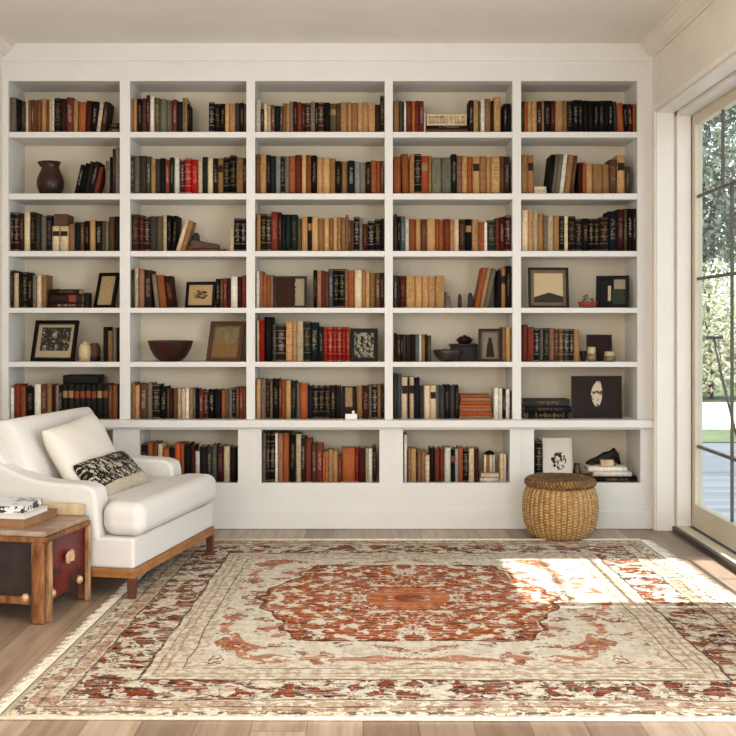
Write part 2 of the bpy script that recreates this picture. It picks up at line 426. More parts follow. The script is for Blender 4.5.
# ---------------------------------------------------------------- books
PAL = dict(
    k=((13, 12, 11), 'black'), K=((28, 21, 18), 'very dark brown'), n=((20, 26, 32), 'dark navy'), d=((50, 33, 26), 'dark brown'),
    b=((96, 62, 42), 'brown'), t=((150, 110, 70), 'tan'), l=((188, 144, 96), 'light tan'), c=((206, 184, 150), 'cream'),
    w=((222, 214, 200), 'white'), o=((150, 82, 44), 'orange'), r=((150, 26, 20), 'bright red'), m=((62, 22, 20), 'maroon'),
    R=((112, 50, 36), 'rust'), g=((118, 106, 92), 'grey'), G=((58, 54, 49), 'dark grey'), e=((27, 37, 32), 'dark green'),
    v=((82, 74, 52), 'olive'), s=((76, 84, 88), 'slate blue'), p=((146, 102, 80), 'dusty pink'), y=((188, 148, 92), 'yellow'),
    S=((112, 112, 92), 'sage green'), B=((146, 154, 150), 'pale blue'), O=((172, 78, 42), 'vivid orange'), q=((32, 30, 22), 'olive black'))
LIGHT = 'tlcwygSBpo'
def book_geo(w, h, dp, ch, sty, seed, jitter=True):
    """hardback standing on z=0, spine toward -y; returns verts, faces, uvs, mats, cols"""
    c = PAL[ch][0]; r = random.Random(seed)
    if jitter: 
        k = r.uniform(.86, 1.12); c = tuple(min(255, v*k*r.uniform(.985, 1.015)) for v in c)
    light_ = ch in LIGHT
    ink = (60, 40, 30) if light_ else r.choice([(156, 126, 84), (168, 150, 120), (140, 106, 68), (190, 180, 162)])
    if '=' in sty: ink = (46, 32, 28) if light_ else r.choice([(150, 118, 78), (130, 62, 42)])
    st = (1.0 if '#' in sty else 0, 1.0 if '|' in sty or '#' in sty else 0, 1.0 if '=' in sty else 0)
    if not sty and r.random() < .5: st = (0, 1.0, 0)
    tb = min(.0028, w*.14); bul = min(.009, w*.32); hw = w/2; NA = 6
    out = [(-hw, dp)]; inn = [(-hw+tb, dp)]
    for i in range(NA+1):
        t = -1+2*i/NA; yy = bul*(t*t)
        out.append((hw*t, yy)); inn.append(((hw-tb)*t, yy+tb))
    out.append((hw, dp)); inn.append((hw-tb, dp))
    V, Fc, U, MI = [], [], [], []
    n = len(out)
    for z in (0, h):
        V += [(p[0], p[1], z) for p in out]; V += [(p[0], p[1], z) for p in inn]
    off = 2*n
    no = (-1., .5)
    for i in range(n-1):
        Fc.append((i, i+1, off+i+1, off+i))
        if 1 <= i <= NA: U.append([((i-1)/NA, 0), (i/NA, 0), (i/NA, 1), ((i-1)/NA, 1)])
        else: U.append([no]*4)
        MI.append(0)
        Fc.append((n+i+1, n+i, off+n+i, off+n+i+1)); U.append([no]*4); MI.append(0)
        Fc.append((off+i, off+i+1, off+n+i+1, off+n+i)); U.append([no]*4); MI.append(0)
        Fc.append((i+1, i, n+i, n+i+1)); U.append([no]*4); MI.append(0)
    Fc.append((0, off, off+n, n)); Fc.append((n-1, 2*n-1, off+2*n-1, off+n-1)); U += [[no]*4]*2; MI += [0, 0]
    b0 = len(V); x0, x1, y0, y1, z0, z1 = -hw+tb, hw-tb, bul+tb, dp-.004, .002, h-.004
    V += [(x0,y0,z0),(x1,y0,z0),(x1,y1,z0),(x0,y1,z0),(x0,y0,z1),(x1,y0,z1),(x1,y1,z1),(x0,y1,z1)]
    for f in ((0,3,2,1),(4,5,6,7),(0,1,5,4),(1,2,6,5),(2,3,7,6),(3,0,4,7)):
        Fc.append(tuple(b0+i for i in f)); U.append([no]*4); MI.append(1)
    return V, Fc, U, MI, lin(c), lin(ink), (st[0], st[1], st[2], r.random())
def make_book_mesh(name, geos):
    """geos: list of (geo, matrix)"""
    V, Fc, U, MI, C1, C2, C3, sm = [], [], [], [], [], [], [], []
    for (gv, gf, gu, gm, c, ik, st), mt in geos:
        o = len(V); V += [tuple(mt @ Vector(v)) for v in gv] if mt is not None else gv
        for f, u, mi in zip(gf, gu, gm):
            Fc.append(tuple(o+i for i in f)); U += u; MI.append(mi); k = len(f)
            C1 += [c]*k; C2 += [ik]*k; C3 += [st]*k; sm.append(u[0][0] >= 0)
    me = bpy.data.meshes.new(name); me.from_pydata(V, [], Fc)
    me.materials.append(M['cloth']); me.materials.append(M['paper'])
    me.polygons.foreach_set('material_index', MI); me.polygons.foreach_set('use_smooth', sm)
    l = me.uv_layers.new(name='UVMap'); l.data.foreach_set('uv', np.array(U, float).ravel())
    for nme, d in (('col', C1), ('ink', C2), ('style', C3)):
        a = me.attributes.new(nme, 'FLOAT_COLOR', 'CORNER'); a.data.foreach_set('color', np.array(d, float).ravel())
    me.update(); return me
ORD = 'zeroth first second third fourth fifth sixth seventh eighth ninth tenth eleventh twelfth thirteenth fourteenth fifteenth sixteenth seventeenth eighteenth nineteenth twentieth twenty-first twenty-second twenty-third twenty-fourth twenty-fifth twenty-sixth twenty-seventh twenty-eighth twenty-ninth thirtieth'.split()
ROWN = ['top shelf', 'second shelf', 'third shelf', 'fourth shelf', 'fifth shelf', 'ledge', 'low cubby']
BAYN = ['left bay', 'second bay', 'middle bay', 'fourth bay', 'right bay']
BOOKS = []      # dict per book
def floor_z(r): return [Z(SH[0][0]), Z(SH[1][0]), Z(SH[2][0]), Z(SH[3][0]), Z(SH[4][0]), CT, LBt][r]
ZM = {0: (0, 80, 5.888), 1: (0, 200, 5.888), 2: (0, 310, 5.888)}
def row(bay, r, zm, start, spec):
    """spec: 'colour[style] rightedge@top[/lean]' in the zoomed crop's own pixels (x0, y0, scale)"""
    x0, y0, s = zm; prev = start; top = None
    Yf = 6.222 if r < 6 else 6.20
    for tk in spec.split():
        if tk[0] == '>': prev = float(tk[1:]); continue          # jump to a new start
        ch = tk[0]; i = 1; sty = ''
        while tk[i] in '#|=': sty += tk[i]; i += 1
        rest = tk[i:]; lean = 0
        if '/' in rest: rest, l2 = rest.split('/'); lean = float(l2)
        if '@' in rest: rest, t2 = rest.split('@'); top = float(t2)
        e = float(rest)
        a, b = x0+prev/s, x0+e/s; ty = y0+top/s+random.uniform(-.25, .25)
        Y = Yf+random.uniform(-.008, .012); zb = floor_z(r)
        h = Z(ty, Y)-zb; wd = (b-a)/F*Y; ln = lean/s/F*Y
        ang = math.atan2(ln, h); L = math.hypot(h, ln) - wd*abs(math.sin(ang))*.5
        BOOKS.append(dict(bay=bay, row=r, x0=X(a, Y), x1=X(b, Y), Y=Y, zb=zb, h=L, w=wd*math.cos(ang)*.965, ang=ang, ch=ch, sty=sty, seed=len(BOOKS)*7+3, kind='up',
                          area=wd*L, px=a))
        prev = e
def flat(bay, r, zm, specs, Yoff=0, dp=None):
    """lying books: (x0, x1, ytop, ybot, colour+style), bottom one first; stacked exactly"""
    x0, y0, s = zm; base = floor_z(r); zc = base
    for (a, b, t, u, c) in specs:
        Y = (6.222 if r < 6 else 6.20)+Yoff+random.uniform(-.004, .004)
        wd = (u-t)/s/F*Y; L = (b-a)/s/F*Y
        BOOKS.append(dict(bay=bay, row=r, x0=X(x0+a/s, Y), x1=X(x0+b/s, Y), Y=Y, zb=zc, h=L, w=wd*.99, ang=0, ch=c[0], sty=c[1:], seed=len(BOOKS)*7+3, kind='flat', area=wd*L*1.3, px=x0+a/s, dp=dp))
        zc += wd
    return zc
Z1 = [(0, 80, 5.888), (125, 80, 5.888), (250, 75, 5.257), (388, 80, 5.662), (518, 80, 5.795)]
Z3 = [(0, 200, 5.888), (125, 200, 5.888), (250, 200, 5.257), (388, 200, 5.662), (518, 200, 5.795)]
Z5 = [(0, 310, 5.888), (125, 310, 5.888), (250, 310, 5.257), (388, 310, 5.662), (518, 310, 5.795)]
# bay 1
row(0, 0, Z1[0], 53, 'g#95@103 k122@115 G150@125 c165@122 p182@120 b200@118 o215@120 b#240@118 l275@112 o290@115 c300@112 w#318@110 K#358@107 d388@110 R430@103 l458@120 o500@130/6 m532@123/8 k|565@125/14 c588@130/22 d618@128/26')
flat(0, 0, Z1[0], [(640, 702, 272, 300, 'K#'), (643, 702, 243, 272, 'd|')])
row(0, 1, Z1[0], 434, 'k464@500/40 k490@490/40 K520@480/40 K546@478/40 R572@512/38 >614 g645@478/6 k662@455 G678@405 g704@392')
row(0, 2, Z3[0], 54, 'K#80@72 m#110@75 d140@78 c175@75 K#205@72 G240@88 g270@92 n#305@90 c=350@155 c=400@155 p#440@142 n470@132 b495@130 k525@125 l560@118 K600@122 v618@125 S640@125 b672@98 K704@98')
row(0, 3, Z3[0], 56, 'd#80@415 c108@430 K130@425 K#158@425 K190@440 g215@445 c240@445 t272@440')
zt = flat(0, 3, Z3[0], [(278, 482, 602, 632, 'm'), (285, 486, 552, 602, 'd='), (288, 466, 522, 552, 'K')])
row(0, 4, Z5[0], 606, 'K632@100 t660@122 g685@105 K706@105')
row(0, 5, Z5[0], 60, 'w80@460 R118@440 o148@450 k200@455 w238@440 b272@440 t305@440 m325@445 g345@445 K365@445 q=400@436 q=433@436 q=467@438 q=500@438 q=534@436 q=568@438 q=602@436 q=636@436 b660@440 o690@440 K710@440')
# bay 2
row(1, 0, Z1[1], 32, 't48@108 l70@108 K100@110 b125@108 m145@90 w170@95 v205@105 S245@112 g278@118 R305@115 n338@128 t352@108 l366@105 k380@142 >492 K#525@130 k#560@140 k588@140 l612@138 l648@138 G675@135 K700@135 b713@140')
row(1, 1, Z1[1], 33, 'G#50@445 g#88@448 G122@445 v152@448 y180@460 G205@465 K235@462 R262@468 e288@455 w322@455 m#350@470 r#390@462 r430@468 c455@472 e485@452 c518@462 K545@460 t=578@460 k#615@455 k#655@445 t#695@458 m713@460')
row(1, 2, Z3[1], 36, 'd#82@85 m#112@90 m#145@98 G185@95 v222@95 c245@90 k|272@90 k|297@92/12 c325@125/52 t|350@122/53 >614 c|640@172 k#680@108 k#713@108')
flat(1, 2, Z3[1], [(378, 592, 278, 293, 'R')])
row(1, 3, Z3[1], 40, 'G52@410 c80@400 p112@405 d155@415 >175 g200@440/-20 o246@445/-20 m290@448/-20 >534 K560@465 b575@462 R600@460 m622@462 w662@452 m690@450 R713@445')
row(1, 5, Z5[1], 40, 't58@428 l85@445 b130@432 g160@430 K#205@440 k245@450 G262@465 m285@465 b308@468 c330@465 c355@465 w378@462 t398@465 s|415@462 k435@465 R460@472 m#490@475 k525@470 k568@468 o590@472 v610@470 g630@465 K#652@460 b672@455 R695@455 b713@460')
row(1, 6, (125, 380, 5.888), 92, 'K130@385 o163@372 b193@370 c220@378 o260@405 K290@400 O325@375 o348@378 k385@375 m412@385 w440@420 K480@395 G512@395 s#540@385 m580@390 c617@392 K655@400')
# bay 3
row(2, 0, Z1[2], 30, 'w58@132 d72@180 c90@155 c#110@155 b#130@158 n158@163 b172@165 t190@150 t208@150 g228@140 m248@140 R272@145 m290@148 m#318@148 g342@142 K358@145 m#388@145 k420@145 v=455@150 b475@148 l512@143 l535@142 t565@145 l592@145 l622@145 l658@148 d685@155 K#704@110')
row(2, 1, Z1[2], 30, 'b#52@417 l85@418 K108@420 e135@425 B160@428 K#182@428 g205@428 o#238@425 R272@420 l295@418 o322@420 k352@422 l382@432 y420@432 t448@440 k480@452 t513@455 n550@450 B578@455 g608@460 K635@455 o#665@450 o685@452 b704@452')
row(2, 2, Z3[2], 34, 't55@72 K#85@72 d#110@75 R148@62 m165@65 n185@75 e215@75 e248@78 v272@98 l302@90 K=325@88 l358@88 t390@98 l415@98 t438@95 l458@92 l480@92 t502@92 t518@80 b530@105 b545@108 n#575@88 g592@95 m#618@125 k#655@110 k#690@100 K704@98')
row(2, 3, Z3[2], 33, 'w50@372 p68@375 o86@395 o104@395 p122@395 >332 k352@370 p375@372 R395@372 b412@375 s|438@362 k#468@362 k#498@362 p515@362 o550@370 c588@370 t608@365 l628@385 t658@385 b685@382 d704@382')
row(2, 4, Z5[2], 36, 'c48@55 r75@55 k118@38 G#138@75 d#188@75 l#222@62 l245@60 c280@58 e#318@62 e360@65 e385@88 r#410@90 r#434@90 r#458@90 r#482@90 r#505@90 r#524@90')
row(2, 5, Z5[2], 33, 'l55@365 g82@365 m#105@368 g118@370 k152@365 R165@370 o185@370 l215@372 e245@372 g262@385 O303@390 n330@398 K#360@400 K#392@400 K#422@400 K450@400 K478@400 >562 t590@400 m625@400 g|640@395 K#670@395 t#688@395 k#704@392')
row(2, 6, (250, 420, 5.257), 66, 'g82@70 K#105@70 K#132@68 w145@68 p172@75 o207@70 k|240@78 c270@75 d290@95 R325@105 b348@130 R383@130 O395@170 t412@165 l435@155 l462@160 R482@190 o552@150 r572@150 m608@150 c620@148 w645@150 K#664@140')
# bay 4
row(3, 0, Z1[3], 31, 't65@118 v80@120 G90@125 w103@125 R135@118 o155@118 R178@118 R203@118 w214@185 >458 K485@115 y512@115 v525@120 w548@112 t582@105 d600@120 l637@95 >655 K676@135 K698@135')
zt1 = flat(3, 0, Z1[3], [(218, 455, 262, 285, 'b'), (217, 450, 246, 262, 'K|')])
row(3, 1, Z1[3], 31, 'o72@432 >81 o122@418/-8 t150@420 k#188@420 O=228@428 t248@430 S302@440 S358@438 n390@420 p#418@430 l#450@430 o480@432 y=520@430 t#555@432 l585@435 l#635@432 b658@432 d690@432')
row(3, 2, Z3[3], 33, 'G52@80 K72@92 s98@92 w120@110 o155@108 l188@108 b218@110 l268@108 o288@108 o318@110 R350@108 l375@110 c402@112 d#438@110 k=475@108 l515@108 o545@125 w562@125 e#608@115 R630@102 m662@98 m#696@88')
row(3, 3, Z3[3], 33, 'G52@425 d68@430 m#102@430 l155@430 l192@430 l228@432 l270@432 y320@430 >490 o516@385/46 l542@382/46 g570@388/46 >618 k640@400 t=668@385 K695@372')
row(3, 4, Z5[3], 37, 'K50@130 d72@140 K85@140 G100@140 d130@140 K155@140 s175@138 w190@138 t212@138 K222@140 v245@145 >648 t666@98 y694@98')
row(3, 5, Z5[3], 33, 'G52@362 s76@366 c=112@382 K120@390 c=150@378 n180@385 G202@430 c238@430 c=275@428 s292@430 G320@430 n350@425 G380@428 n400@428 >600 w628@442 w648@445 K668@450 w690@450 G704@455')
flat(3, 5, Z5[3], [(405, 590, 603, 622, 'p'), (406, 588, 583, 603, 'O'), (408, 585, 562, 583, 'p'), (404, 580, 543, 562, 'O'), (410, 582, 522, 543, 'o'), (412, 578, 503, 522, 'p'), (408, 575, 485, 503, 'o')])
row(3, 6, (388, 420, 5.662), 90, 'w108@85 G115@180 t130@165 l160@165 m168@170 p188@175 t212@180 c#235@200 K265@160 R292@165 R320@162 w357@158 k=380@168 B398@165 o425@158 k#458@165 c490@162 m515@165 >636 c655@190 w670@195')
flat(3, 6, (388, 420, 5.662), [(520, 632, 328, 352, 'w'), (526, 630, 304, 328, 'c')])
# bay 5
row(4, 0, Z1[4], 21, 'd38@125 o58@125 y80@125 l110@122 d138@125 p152@120 k190@120 m215@122 l262@122 t#285@122 n#320@120 k350@115 K375@115 k410@118 K440@122 k470@120 n500@120 k525@120 k550@120 >559 G580@126/-8 o616@132/-8 k640@140/-8 m668@140/-8 o682@140 b690@140')
row(4, 1, Z1[4], 21, 't58@432 t=92@435 >168 k194@432/26 g216@430/26 g240@430/26 w264@430/26 t300@432/26 b322@438/26 >349 m376@480 o395@478 l432@485 t490@488 t530@490 b575@462 l=622@432 G652@500')
flat(4, 1, Z1[4], [(94, 166, 633, 655, 'w'), (94, 164, 612, 633, 'c')])
row(4, 2, Z3[4], 23, 'c60@60 l90@60 c115@62 t150@80 g#172@92 c205@92 t240@92 K#270@92 c292@95 k#335@95 K#372@110 k410@108 k#440@108 k#475@108 K#525@100 n575@65 m615@55 v635@50 k665@50 K690@50')
row(4, 4, Z5[4], 26, 'R58@85 R95@100 n#125@105 g#150@108 e#182@108 p#210@105 b#237@108 b#265@110 G#298@110 d#325@110 t355@110')
flat(4, 5, Z5[4], [(45, 308, 592, 630, 'k#'), (38, 312, 558, 592, 'n|'), (30, 300, 517, 558, 'G')])
row(4, 6, (505, 420, 4.907), 150, 'k#184@105')
zst = flat(4, 6, (505, 420, 4.907), [(428, 648, 275, 302, 'k|'), (433, 622, 252, 275, 'w'), (408, 600, 228, 252, 'w')])

# books per compartment, numbered from the left
comp = {}
for b in BOOKS: comp.setdefault((b['bay'], b['row']), []).append(b)
for k, L in comp.items():
    up = sorted([b for b in L if b['kind'] == 'up'], key=lambda b: b['px'])
    for i, b in enumerate(up): b['i'] = i+1; b['n'] = len(up)
    fl_ = sorted([b for b in L if b['kind'] == 'flat'], key=lambda b: b['zb'])
    for i, b in enumerate(fl_): b['i'] = i+1; b['n'] = len(fl_)
    hs = sorted(b['h'] for b in up)
    for b in up: b['tall'] = 'tall ' if b['h'] > hs[-1]*.97 else ('short ' if b['h'] < hs[0]*1.03+.001 and len(hs) > 4 else '')
order = sorted(BOOKS, key=lambda b: -b['area'])
# the chair hides books low in the left bays: rank those last
def hidden(b): return (b['bay'] == 0 and b['row'] == 5) or (b['bay'] == 1 and b['row'] == 6 and b['px'] < 180)
order.sort(key=lambda b: (b['area']*(.6 if hidden(b) else 1.0)*-1))
keep = set(id(b) for b in order[:300])
rest = []
for b in BOOKS:
    r = random.Random(b['seed'])
    dp = b.get('dp') or min(.22, max(.12, (b['h'] if b['kind'] == 'up' else b['h']*.7)*.72))*r.uniform(.92, 1.05)
    dp = min(dp, BB-b['Y']-.012)
    geo = book_geo(b['w'], b['h'], dp, b['ch'], b['sty'], b['seed'])
    if b['kind'] == 'up':
        a = b['ang']; xc = (b['x0']+b['x1'])/2; hw = b['w']/2
        T = Matrix.Translation((xc, b['Y'], b['zb']+hw*abs(math.sin(a))+.0005)) @ Matrix.Rotation(a, 4, 'Y')
    else:
        T = Matrix.Translation((b['x0'], b['Y'], b['zb']+b['w']/2+.0003)) @ Matrix.Rotation(PI/2, 4, 'Y')
    if id(b) in keep:
        o = bpy.data.objects.new('book', make_book_mesh('book', [(geo, None)])); COL.objects.link(o); o.matrix_world = T
        cn = PAL[b['ch']][1]; orn = ' gilt-banded' if '#' in b['sty'] else (' labelled' if '=' in b['sty'] else '')
        prep = 'in the ' if b['row'] == 6 else 'on the '
        where = prep+ROWN[b['row']]+' of the '+BAYN[b['bay']]
        if b['kind'] == 'flat': 
            lab = f"{cn}{orn} book lying flat {'at the bottom' if b['i'] == 1 else ORD[b['i']]+' from the bottom'} {where}"
            if len(lab.split()) > 16: lab = lab.replace(' of the ', ', ')
        else:
            lr = (ORD[b['i']]+' from left') if b['i'] <= b['n']/2 else (ORD[b['n']-b['i']+1]+' from right')
            st = ' leaning' if abs(a) > .12 else ''
            lab = f"{b['tall']}{cn}{orn}{st} book {lr} {where}"
            if len(lab.split()) > 16: lab = f"{cn} book {lr} {where}"
        if b['n'] == 1: lab = f"{cn}{orn} book standing alone {where}" if b['kind'] == 'up' else f"{cn}{orn} book lying flat alone {where}"
        tag(o, lab, 'book', 'books '+where)
    else: rest.append((geo, T))
o = bpy.data.objects.new('small_books', make_book_mesh('small_books', rest)); COL.objects.link(o)
o['kind'] = 'stuff'; tag(o, 'remaining thinner and smaller books filling the gaps along the bookcase shelves', 'books')
print('BOOKS', len(BOOKS), 'stuff', len(rest))

# ---------------------------------------------------------------- pictures on the shelves
def art(name, fn):
    m = newmat(name, .6, .08); u, v, _ = sep(coord('UV')); setcol(fn(u, v)); return m
def a_sketch(u, v):      # dark ruins-like ink drawing on tan
    n = noise(vec(u*1.0, v*1.0), 5, 4, .7); f = (n.smooth(.36, .46))*u.inside(.10, .93)*v.inside(.20, .92)
    c = mix(f, (176, 158, 128), (52, 50, 44)); return mix((noise(vec(u, v, 3.0), 16, 3) > .62)*f, c, (140, 136, 124))
def a_paper(u, v): return mix((noise(vec(u, v), 9, 5, .8) > .58), (170, 146, 108), (130, 102, 70))
def a_scroll(u, v):
    d = (((u-.5)*(u-.5))+((v-.52)*(v-.52))*1.6); n = noise(vec(u*1.4, v*3), 4, 4, .7)
    return mix((d < .09)*(n > .48), (176, 146, 104), (58, 52, 42))
def a_land(u, v): return mix((v < (noise(vec(u*1, 0.0), 4, 3)*.5+.2)), mix(noise(vec(u, v), 5, 4), (150, 132, 96), (96, 76, 52)), mix(noise(vec(u, v), 7, 4), (150, 116, 72), (104, 72, 42)))
def a_map(u, v): return mix((u > (noise(vec(0.0, v), 7, 5, .8)*.3+.44)), mix(noise(vec(u, v), 6, 3), (62, 34, 22), (40, 25, 18)), mix(u > (noise(vec(0.0, v), 7, 5, .8)*.3+.52), (30, 28, 25), (150, 134, 110)))
def a_blobs(u, v): return mix((noise(vec(u*1.2, v*1), 5, 4, .7) > .5), (38, 36, 32), (150, 142, 118))
def a_figure(u, v):
    body = ((u-.5).abs() < (.30-(v-.1)*.22))*(v < .62); head = ((u-.5)*(u-.5)+(v-.7)*(v-.7)) < .018
    return mix(body.max(head), (120, 112, 96), (36, 34, 30))
def a_roof(u, v): return mix(v < (.34-(u-.52).abs()*.30), (186, 166, 130), mix(((u*14).fr() < .12), (48, 44, 40), (84, 78, 70)))
def a_white(u, v):
    a = ((u-.38).abs() < .06)*v.inside(.15, .75); b = (u > .55)*(v > .62)
    g_ = (u > .5)*(v < .6)
    return mix(a, mix(g_, mix(b, (30, 26, 24), (150, 138, 116)), (52, 58, 44)), (176, 164, 142))
def a_feather(u, v):
    # white curved leaf-like form on near black
    cx = .5+((v-.5)*(v-.5))*.25; wd = (.115-((v-.58)*(v-.58))*.9)
    f = ((u-cx).abs() < wd)*v.inside(.28, .88)
    c = mix(f, mix(noise(vec(u*9, v*1), 2, 3), (50, 41, 37), (34, 28, 26)), (196, 180, 160))
    return mix(f*(noise(vec(u, v), 9, 3) > .56), c, (92, 78, 70))
def a_ink(u, v):
    d = ((u-.55)*(u-.55))*1.0+((v-.47)*(v-.47))*1.6
    return mix((d < .075)*(noise(vec(u, v), 9, 4, .7) > .5), (214, 206, 192), (40, 36, 34))
def a_tan(u, v): return mix((v > .35)*(u.inside(.2, .75)), (40, 33, 28), mix(noise(vec(u, v), 8, 3), (178, 148, 108), (110, 84, 58)))
def a_plain(u, v): return mix(noise(vec(u, v), 5, 3), (54, 38, 30), (32, 25, 22))
def frame(bay, r, zm, x0, x1, yt, yb, art_fn, label, fm='black', bw=.018, mat=.0, tilt=.14, rz=0, inset=.05, name='picture_frame', matm='mat_board', group='framed pictures on the shelves'):
    zx, zy, s = zm; Y = BF+inset; zb = floor_z(r)
    wd = (x1-x0)/s/F*Y/math.cos(rz); h = (Z(zy+yt/s, Y)-zb)/math.cos(tilt); xc = X(zx+(x0+x1)/2/s, Y)
    e = empty(name, (xc, Y, zb+.0005), rz, label, 'picture', group)
    T = Matrix.Rotation(-tilt, 4, 'X')
    bm = bmesh.new(); t = .018
    hw = wd/2
    for q in ((-hw, -hw+bw, 0, h), (hw-bw, hw, 0, h), (-hw+bw, hw-bw, 0, bw), (-hw+bw, hw-bw, h-bw, h)): bx(bm, q[0], q[1], 0, t, q[2], q[3], T)
    from_bm('frame', bm, M[fm], e, bevel=.002)
    bm = bmesh.new(); bx(bm, -hw+bw*.6, hw-bw*.6, t*.55, t*.9, bw*.6, h-bw*.6, T)
    from_bm('mount' if mat else 'backing', bm, M[matm], e)
    i = bw+mat; vs = [T @ Vector(p) for p in ((-hw+i, t*.5, i), (hw-i, t*.5, i), (hw-i, t*.5, h-i), (-hw+i, t*.5, h-i))]
    vs += [T @ Vector((p[0], t*.56, p[1])) for p in ((-hw+i, i), (hw-i, i), (hw-i, h-i), (-hw+i, h-i))]
    uvq = [(0, 0), (1, 0), (1, 1), (0, 1)]
    mesh('picture', vs, [(0, 1, 2, 3), (4, 7, 6, 5), (0, 4, 5, 1), (1, 5, 6, 2), (2, 6, 7, 3), (3, 7, 4, 0)], art('picture_'+art_fn.__name__[2:], art_fn), e, smooth=False, uvs=uvq+[(0, 0)]*20)
    # easel strut behind
    bm = bmesh.new(); top = T @ Vector((0, t, h*.7)); yb_ = min(top.y+.05, BB-BF-inset-.01)
    A = [(-.012, top.y, top.z), (.012, top.y, top.z), (.012, yb_, 0), (-.012, yb_, 0)]
    v0 = [bm.verts.new(p) for p in A]; v1 = [bm.verts.new((p[0], p[1]+.004, p[2])) for p in A]
    bm.faces.new(v0); bm.faces.new(v1[::-1])
    for k in range(4): bm.faces.new((v0[k], v1[k], v1[(k+1) % 4], v0[(k+1) % 4]))
    from_bm('strut', bm, M['black'], e)
    return e
frame(0, 3, Z3[0], 540, 672, 425, 628, a_paper, 'black framed parchment picture beside lying books, fourth shelf of the left bay', bw=.02, rz=-.40, tilt=.27, inset=.055)
frame(0, 4, Z5[0], 160, 442, 60, 302, a_sketch, 'large black framed ink drawing alone on the fifth shelf of left bay', bw=.021, mat=.006, rz=-.34, tilt=.22, inset=.08)
frame(1, 3, Z3[1], 346, 528, 480, 628, a_scroll, 'black framed scroll drawing between books on the fourth shelf of second bay', bw=.018, rz=-.25, tilt=.18, inset=.055)
frame(1, 4, Z5[1], 468, 682, 66, 303, a_land, 'brown wooden framed landscape beside the carved bowl', fm='mid_wood', bw=.024, mat=.014, tilt=.27, rz=-.36, inset=.07)
frame(2, 3, Z3[2], 125, 298, 400, 560, a_map, 'brown framed torn map print on the fourth shelf of middle bay', fm='dark_wood', bw=.014, inset=.04, tilt=.08)
frame(2, 4, Z5[2], 527, 672, 97, 268, a_blobs, 'dark framed photograph beside the bright red book set', fm='black', bw=.024, inset=.03, tilt=.06)
frame(3, 4, Z5[3], 514, 645, 106, 290, a_figure, 'dark framed portrait beside the carved wooden box, fourth bay', fm='dark_wood', bw=.016, mat=.012, inset=.03, tilt=.06)
frame(4, 3, Z3[4], 63, 298, 390, 620, a_roof, 'brown framed gabled roof print left of the small potted plant', fm='dark_wood', bw=.014, mat=.02, tilt=.1, rz=.02)
frame(4, 3, Z3[4], 456, 636, 437, 615, a_white, 'black framed print tilted right of the small potted plant', fm='black', bw=.022, tilt=.18, rz=-.3, inset=.07)
frame(4, 4, Z5[4], 402, 548, 143, 298, a_plain, 'small dark square picture behind the candle jars', fm='dark_wood', bw=.012, inset=.10, tilt=.1)
frame(4, 5, Z5[4], 312, 606, 382, 620, a_feather, 'thin framed dark canvas with white feathery form on the ledge', fm='mat_board', bw=.003, tilt=.05, inset=.03)
frame(2, 5, Z5[2], 483, 560, 402, 578, a_tan, 'narrow dark book cover facing out behind the little white card', fm='black', bw=.006, tilt=.03, inset=.045)

# ---------------------------------------------------------------- ornaments
def spot(zm, x, r, inset=.09):
    Y = BF+inset; return X(zm[0]+x/zm[2], Y), Y, floor_z(r)+.0004
def u(zm, n, Y=6.3): return n/zm[2]/F*Y
# pitcher
q = Z1[0]; cx, cy, cz = spot(q, 298, 1); k = u(q, 1)
e = empty('pitcher', (cx, cy, cz), 0, 'dark brown glazed pitcher with a chipped spout on the second shelf, left bay', 'pitcher')
prof = [(50, 0), (62, 8), (76, 40), (80, 75), (72, 110), (58, 140), (50, 160), (50, 172), (60, 196), (54, 196), (44, 172), (44, 160), (52, 138), (64, 108), (70, 75), (66, 40), (40, 12), (2, 10)]
def spout(t, i, z):
    a = abs(((t-PI+PI) % (2*PI))-PI); return 1+(.32*math.exp(-(a/.35)**2) if 7 <= i <= 10 else 0)
lathe('body', [(a*k, b*k) for a, b in prof], M['pottery'], e, 36, lambda t, i, z: spout(t, i, z))
# carved bowl
q = Z5[1]; cx, cy, cz = spot(q, 268, 4, .13); k = u(q, 1)
e = empty('carved_bowl', (cx, cy, cz), 0, 'large dark wooden bowl on the fifth shelf of the second bay', 'bowl')
lathe('bowl', [(a*k, b*k) for a, b in [(60, 0), (66, 3), (95, 30), (118, 70), (132, 112), (134, 122), (128, 122), (122, 108), (108, 72), (86, 36), (50, 14), (2, 12)]], M['wood_bowl'], e, 48)
# jars
q = Z5[0]; cx, cy, cz = spot(q, 500, 4, .07); k = u(q, 1)
e = empty('ginger_jar', (cx, cy, cz), 0, 'cream rounded jar beside the large black framed ink drawing', 'jar')
lathe('body', [(a*k, b*k) for a, b in [(24, 0), (30, 4), (34, 30), (38, 60), (36, 85), (26, 102), (14, 106), (12, 104), (2, 104)]], M['cream'], e)
lathe('lid', [(a*k, b*k) for a, b in [(15, 104), (17, 108), (12, 116), (4, 120), (1, 120)]], M['cream'], e)
cx, cy, cz = spot(q, 556, 4, .10)
e = empty('round_pot', (cx, cy, cz), 0, 'brown round pot just right of the cream rounded jar', 'pot')
lathe('body', [(a*k, b*k) for a, b in [(22, 0), (28, 3), (34, 40), (36, 66), (30, 92), (20, 104), (22, 108), (18, 106), (2, 100)]], M['mid_wood'], e)
lathe('foot', [(a*k, b*k) for a, b in [(30, 0), (34, 2), (35, 28), (33, 30)]], M['dark_wood'], e)
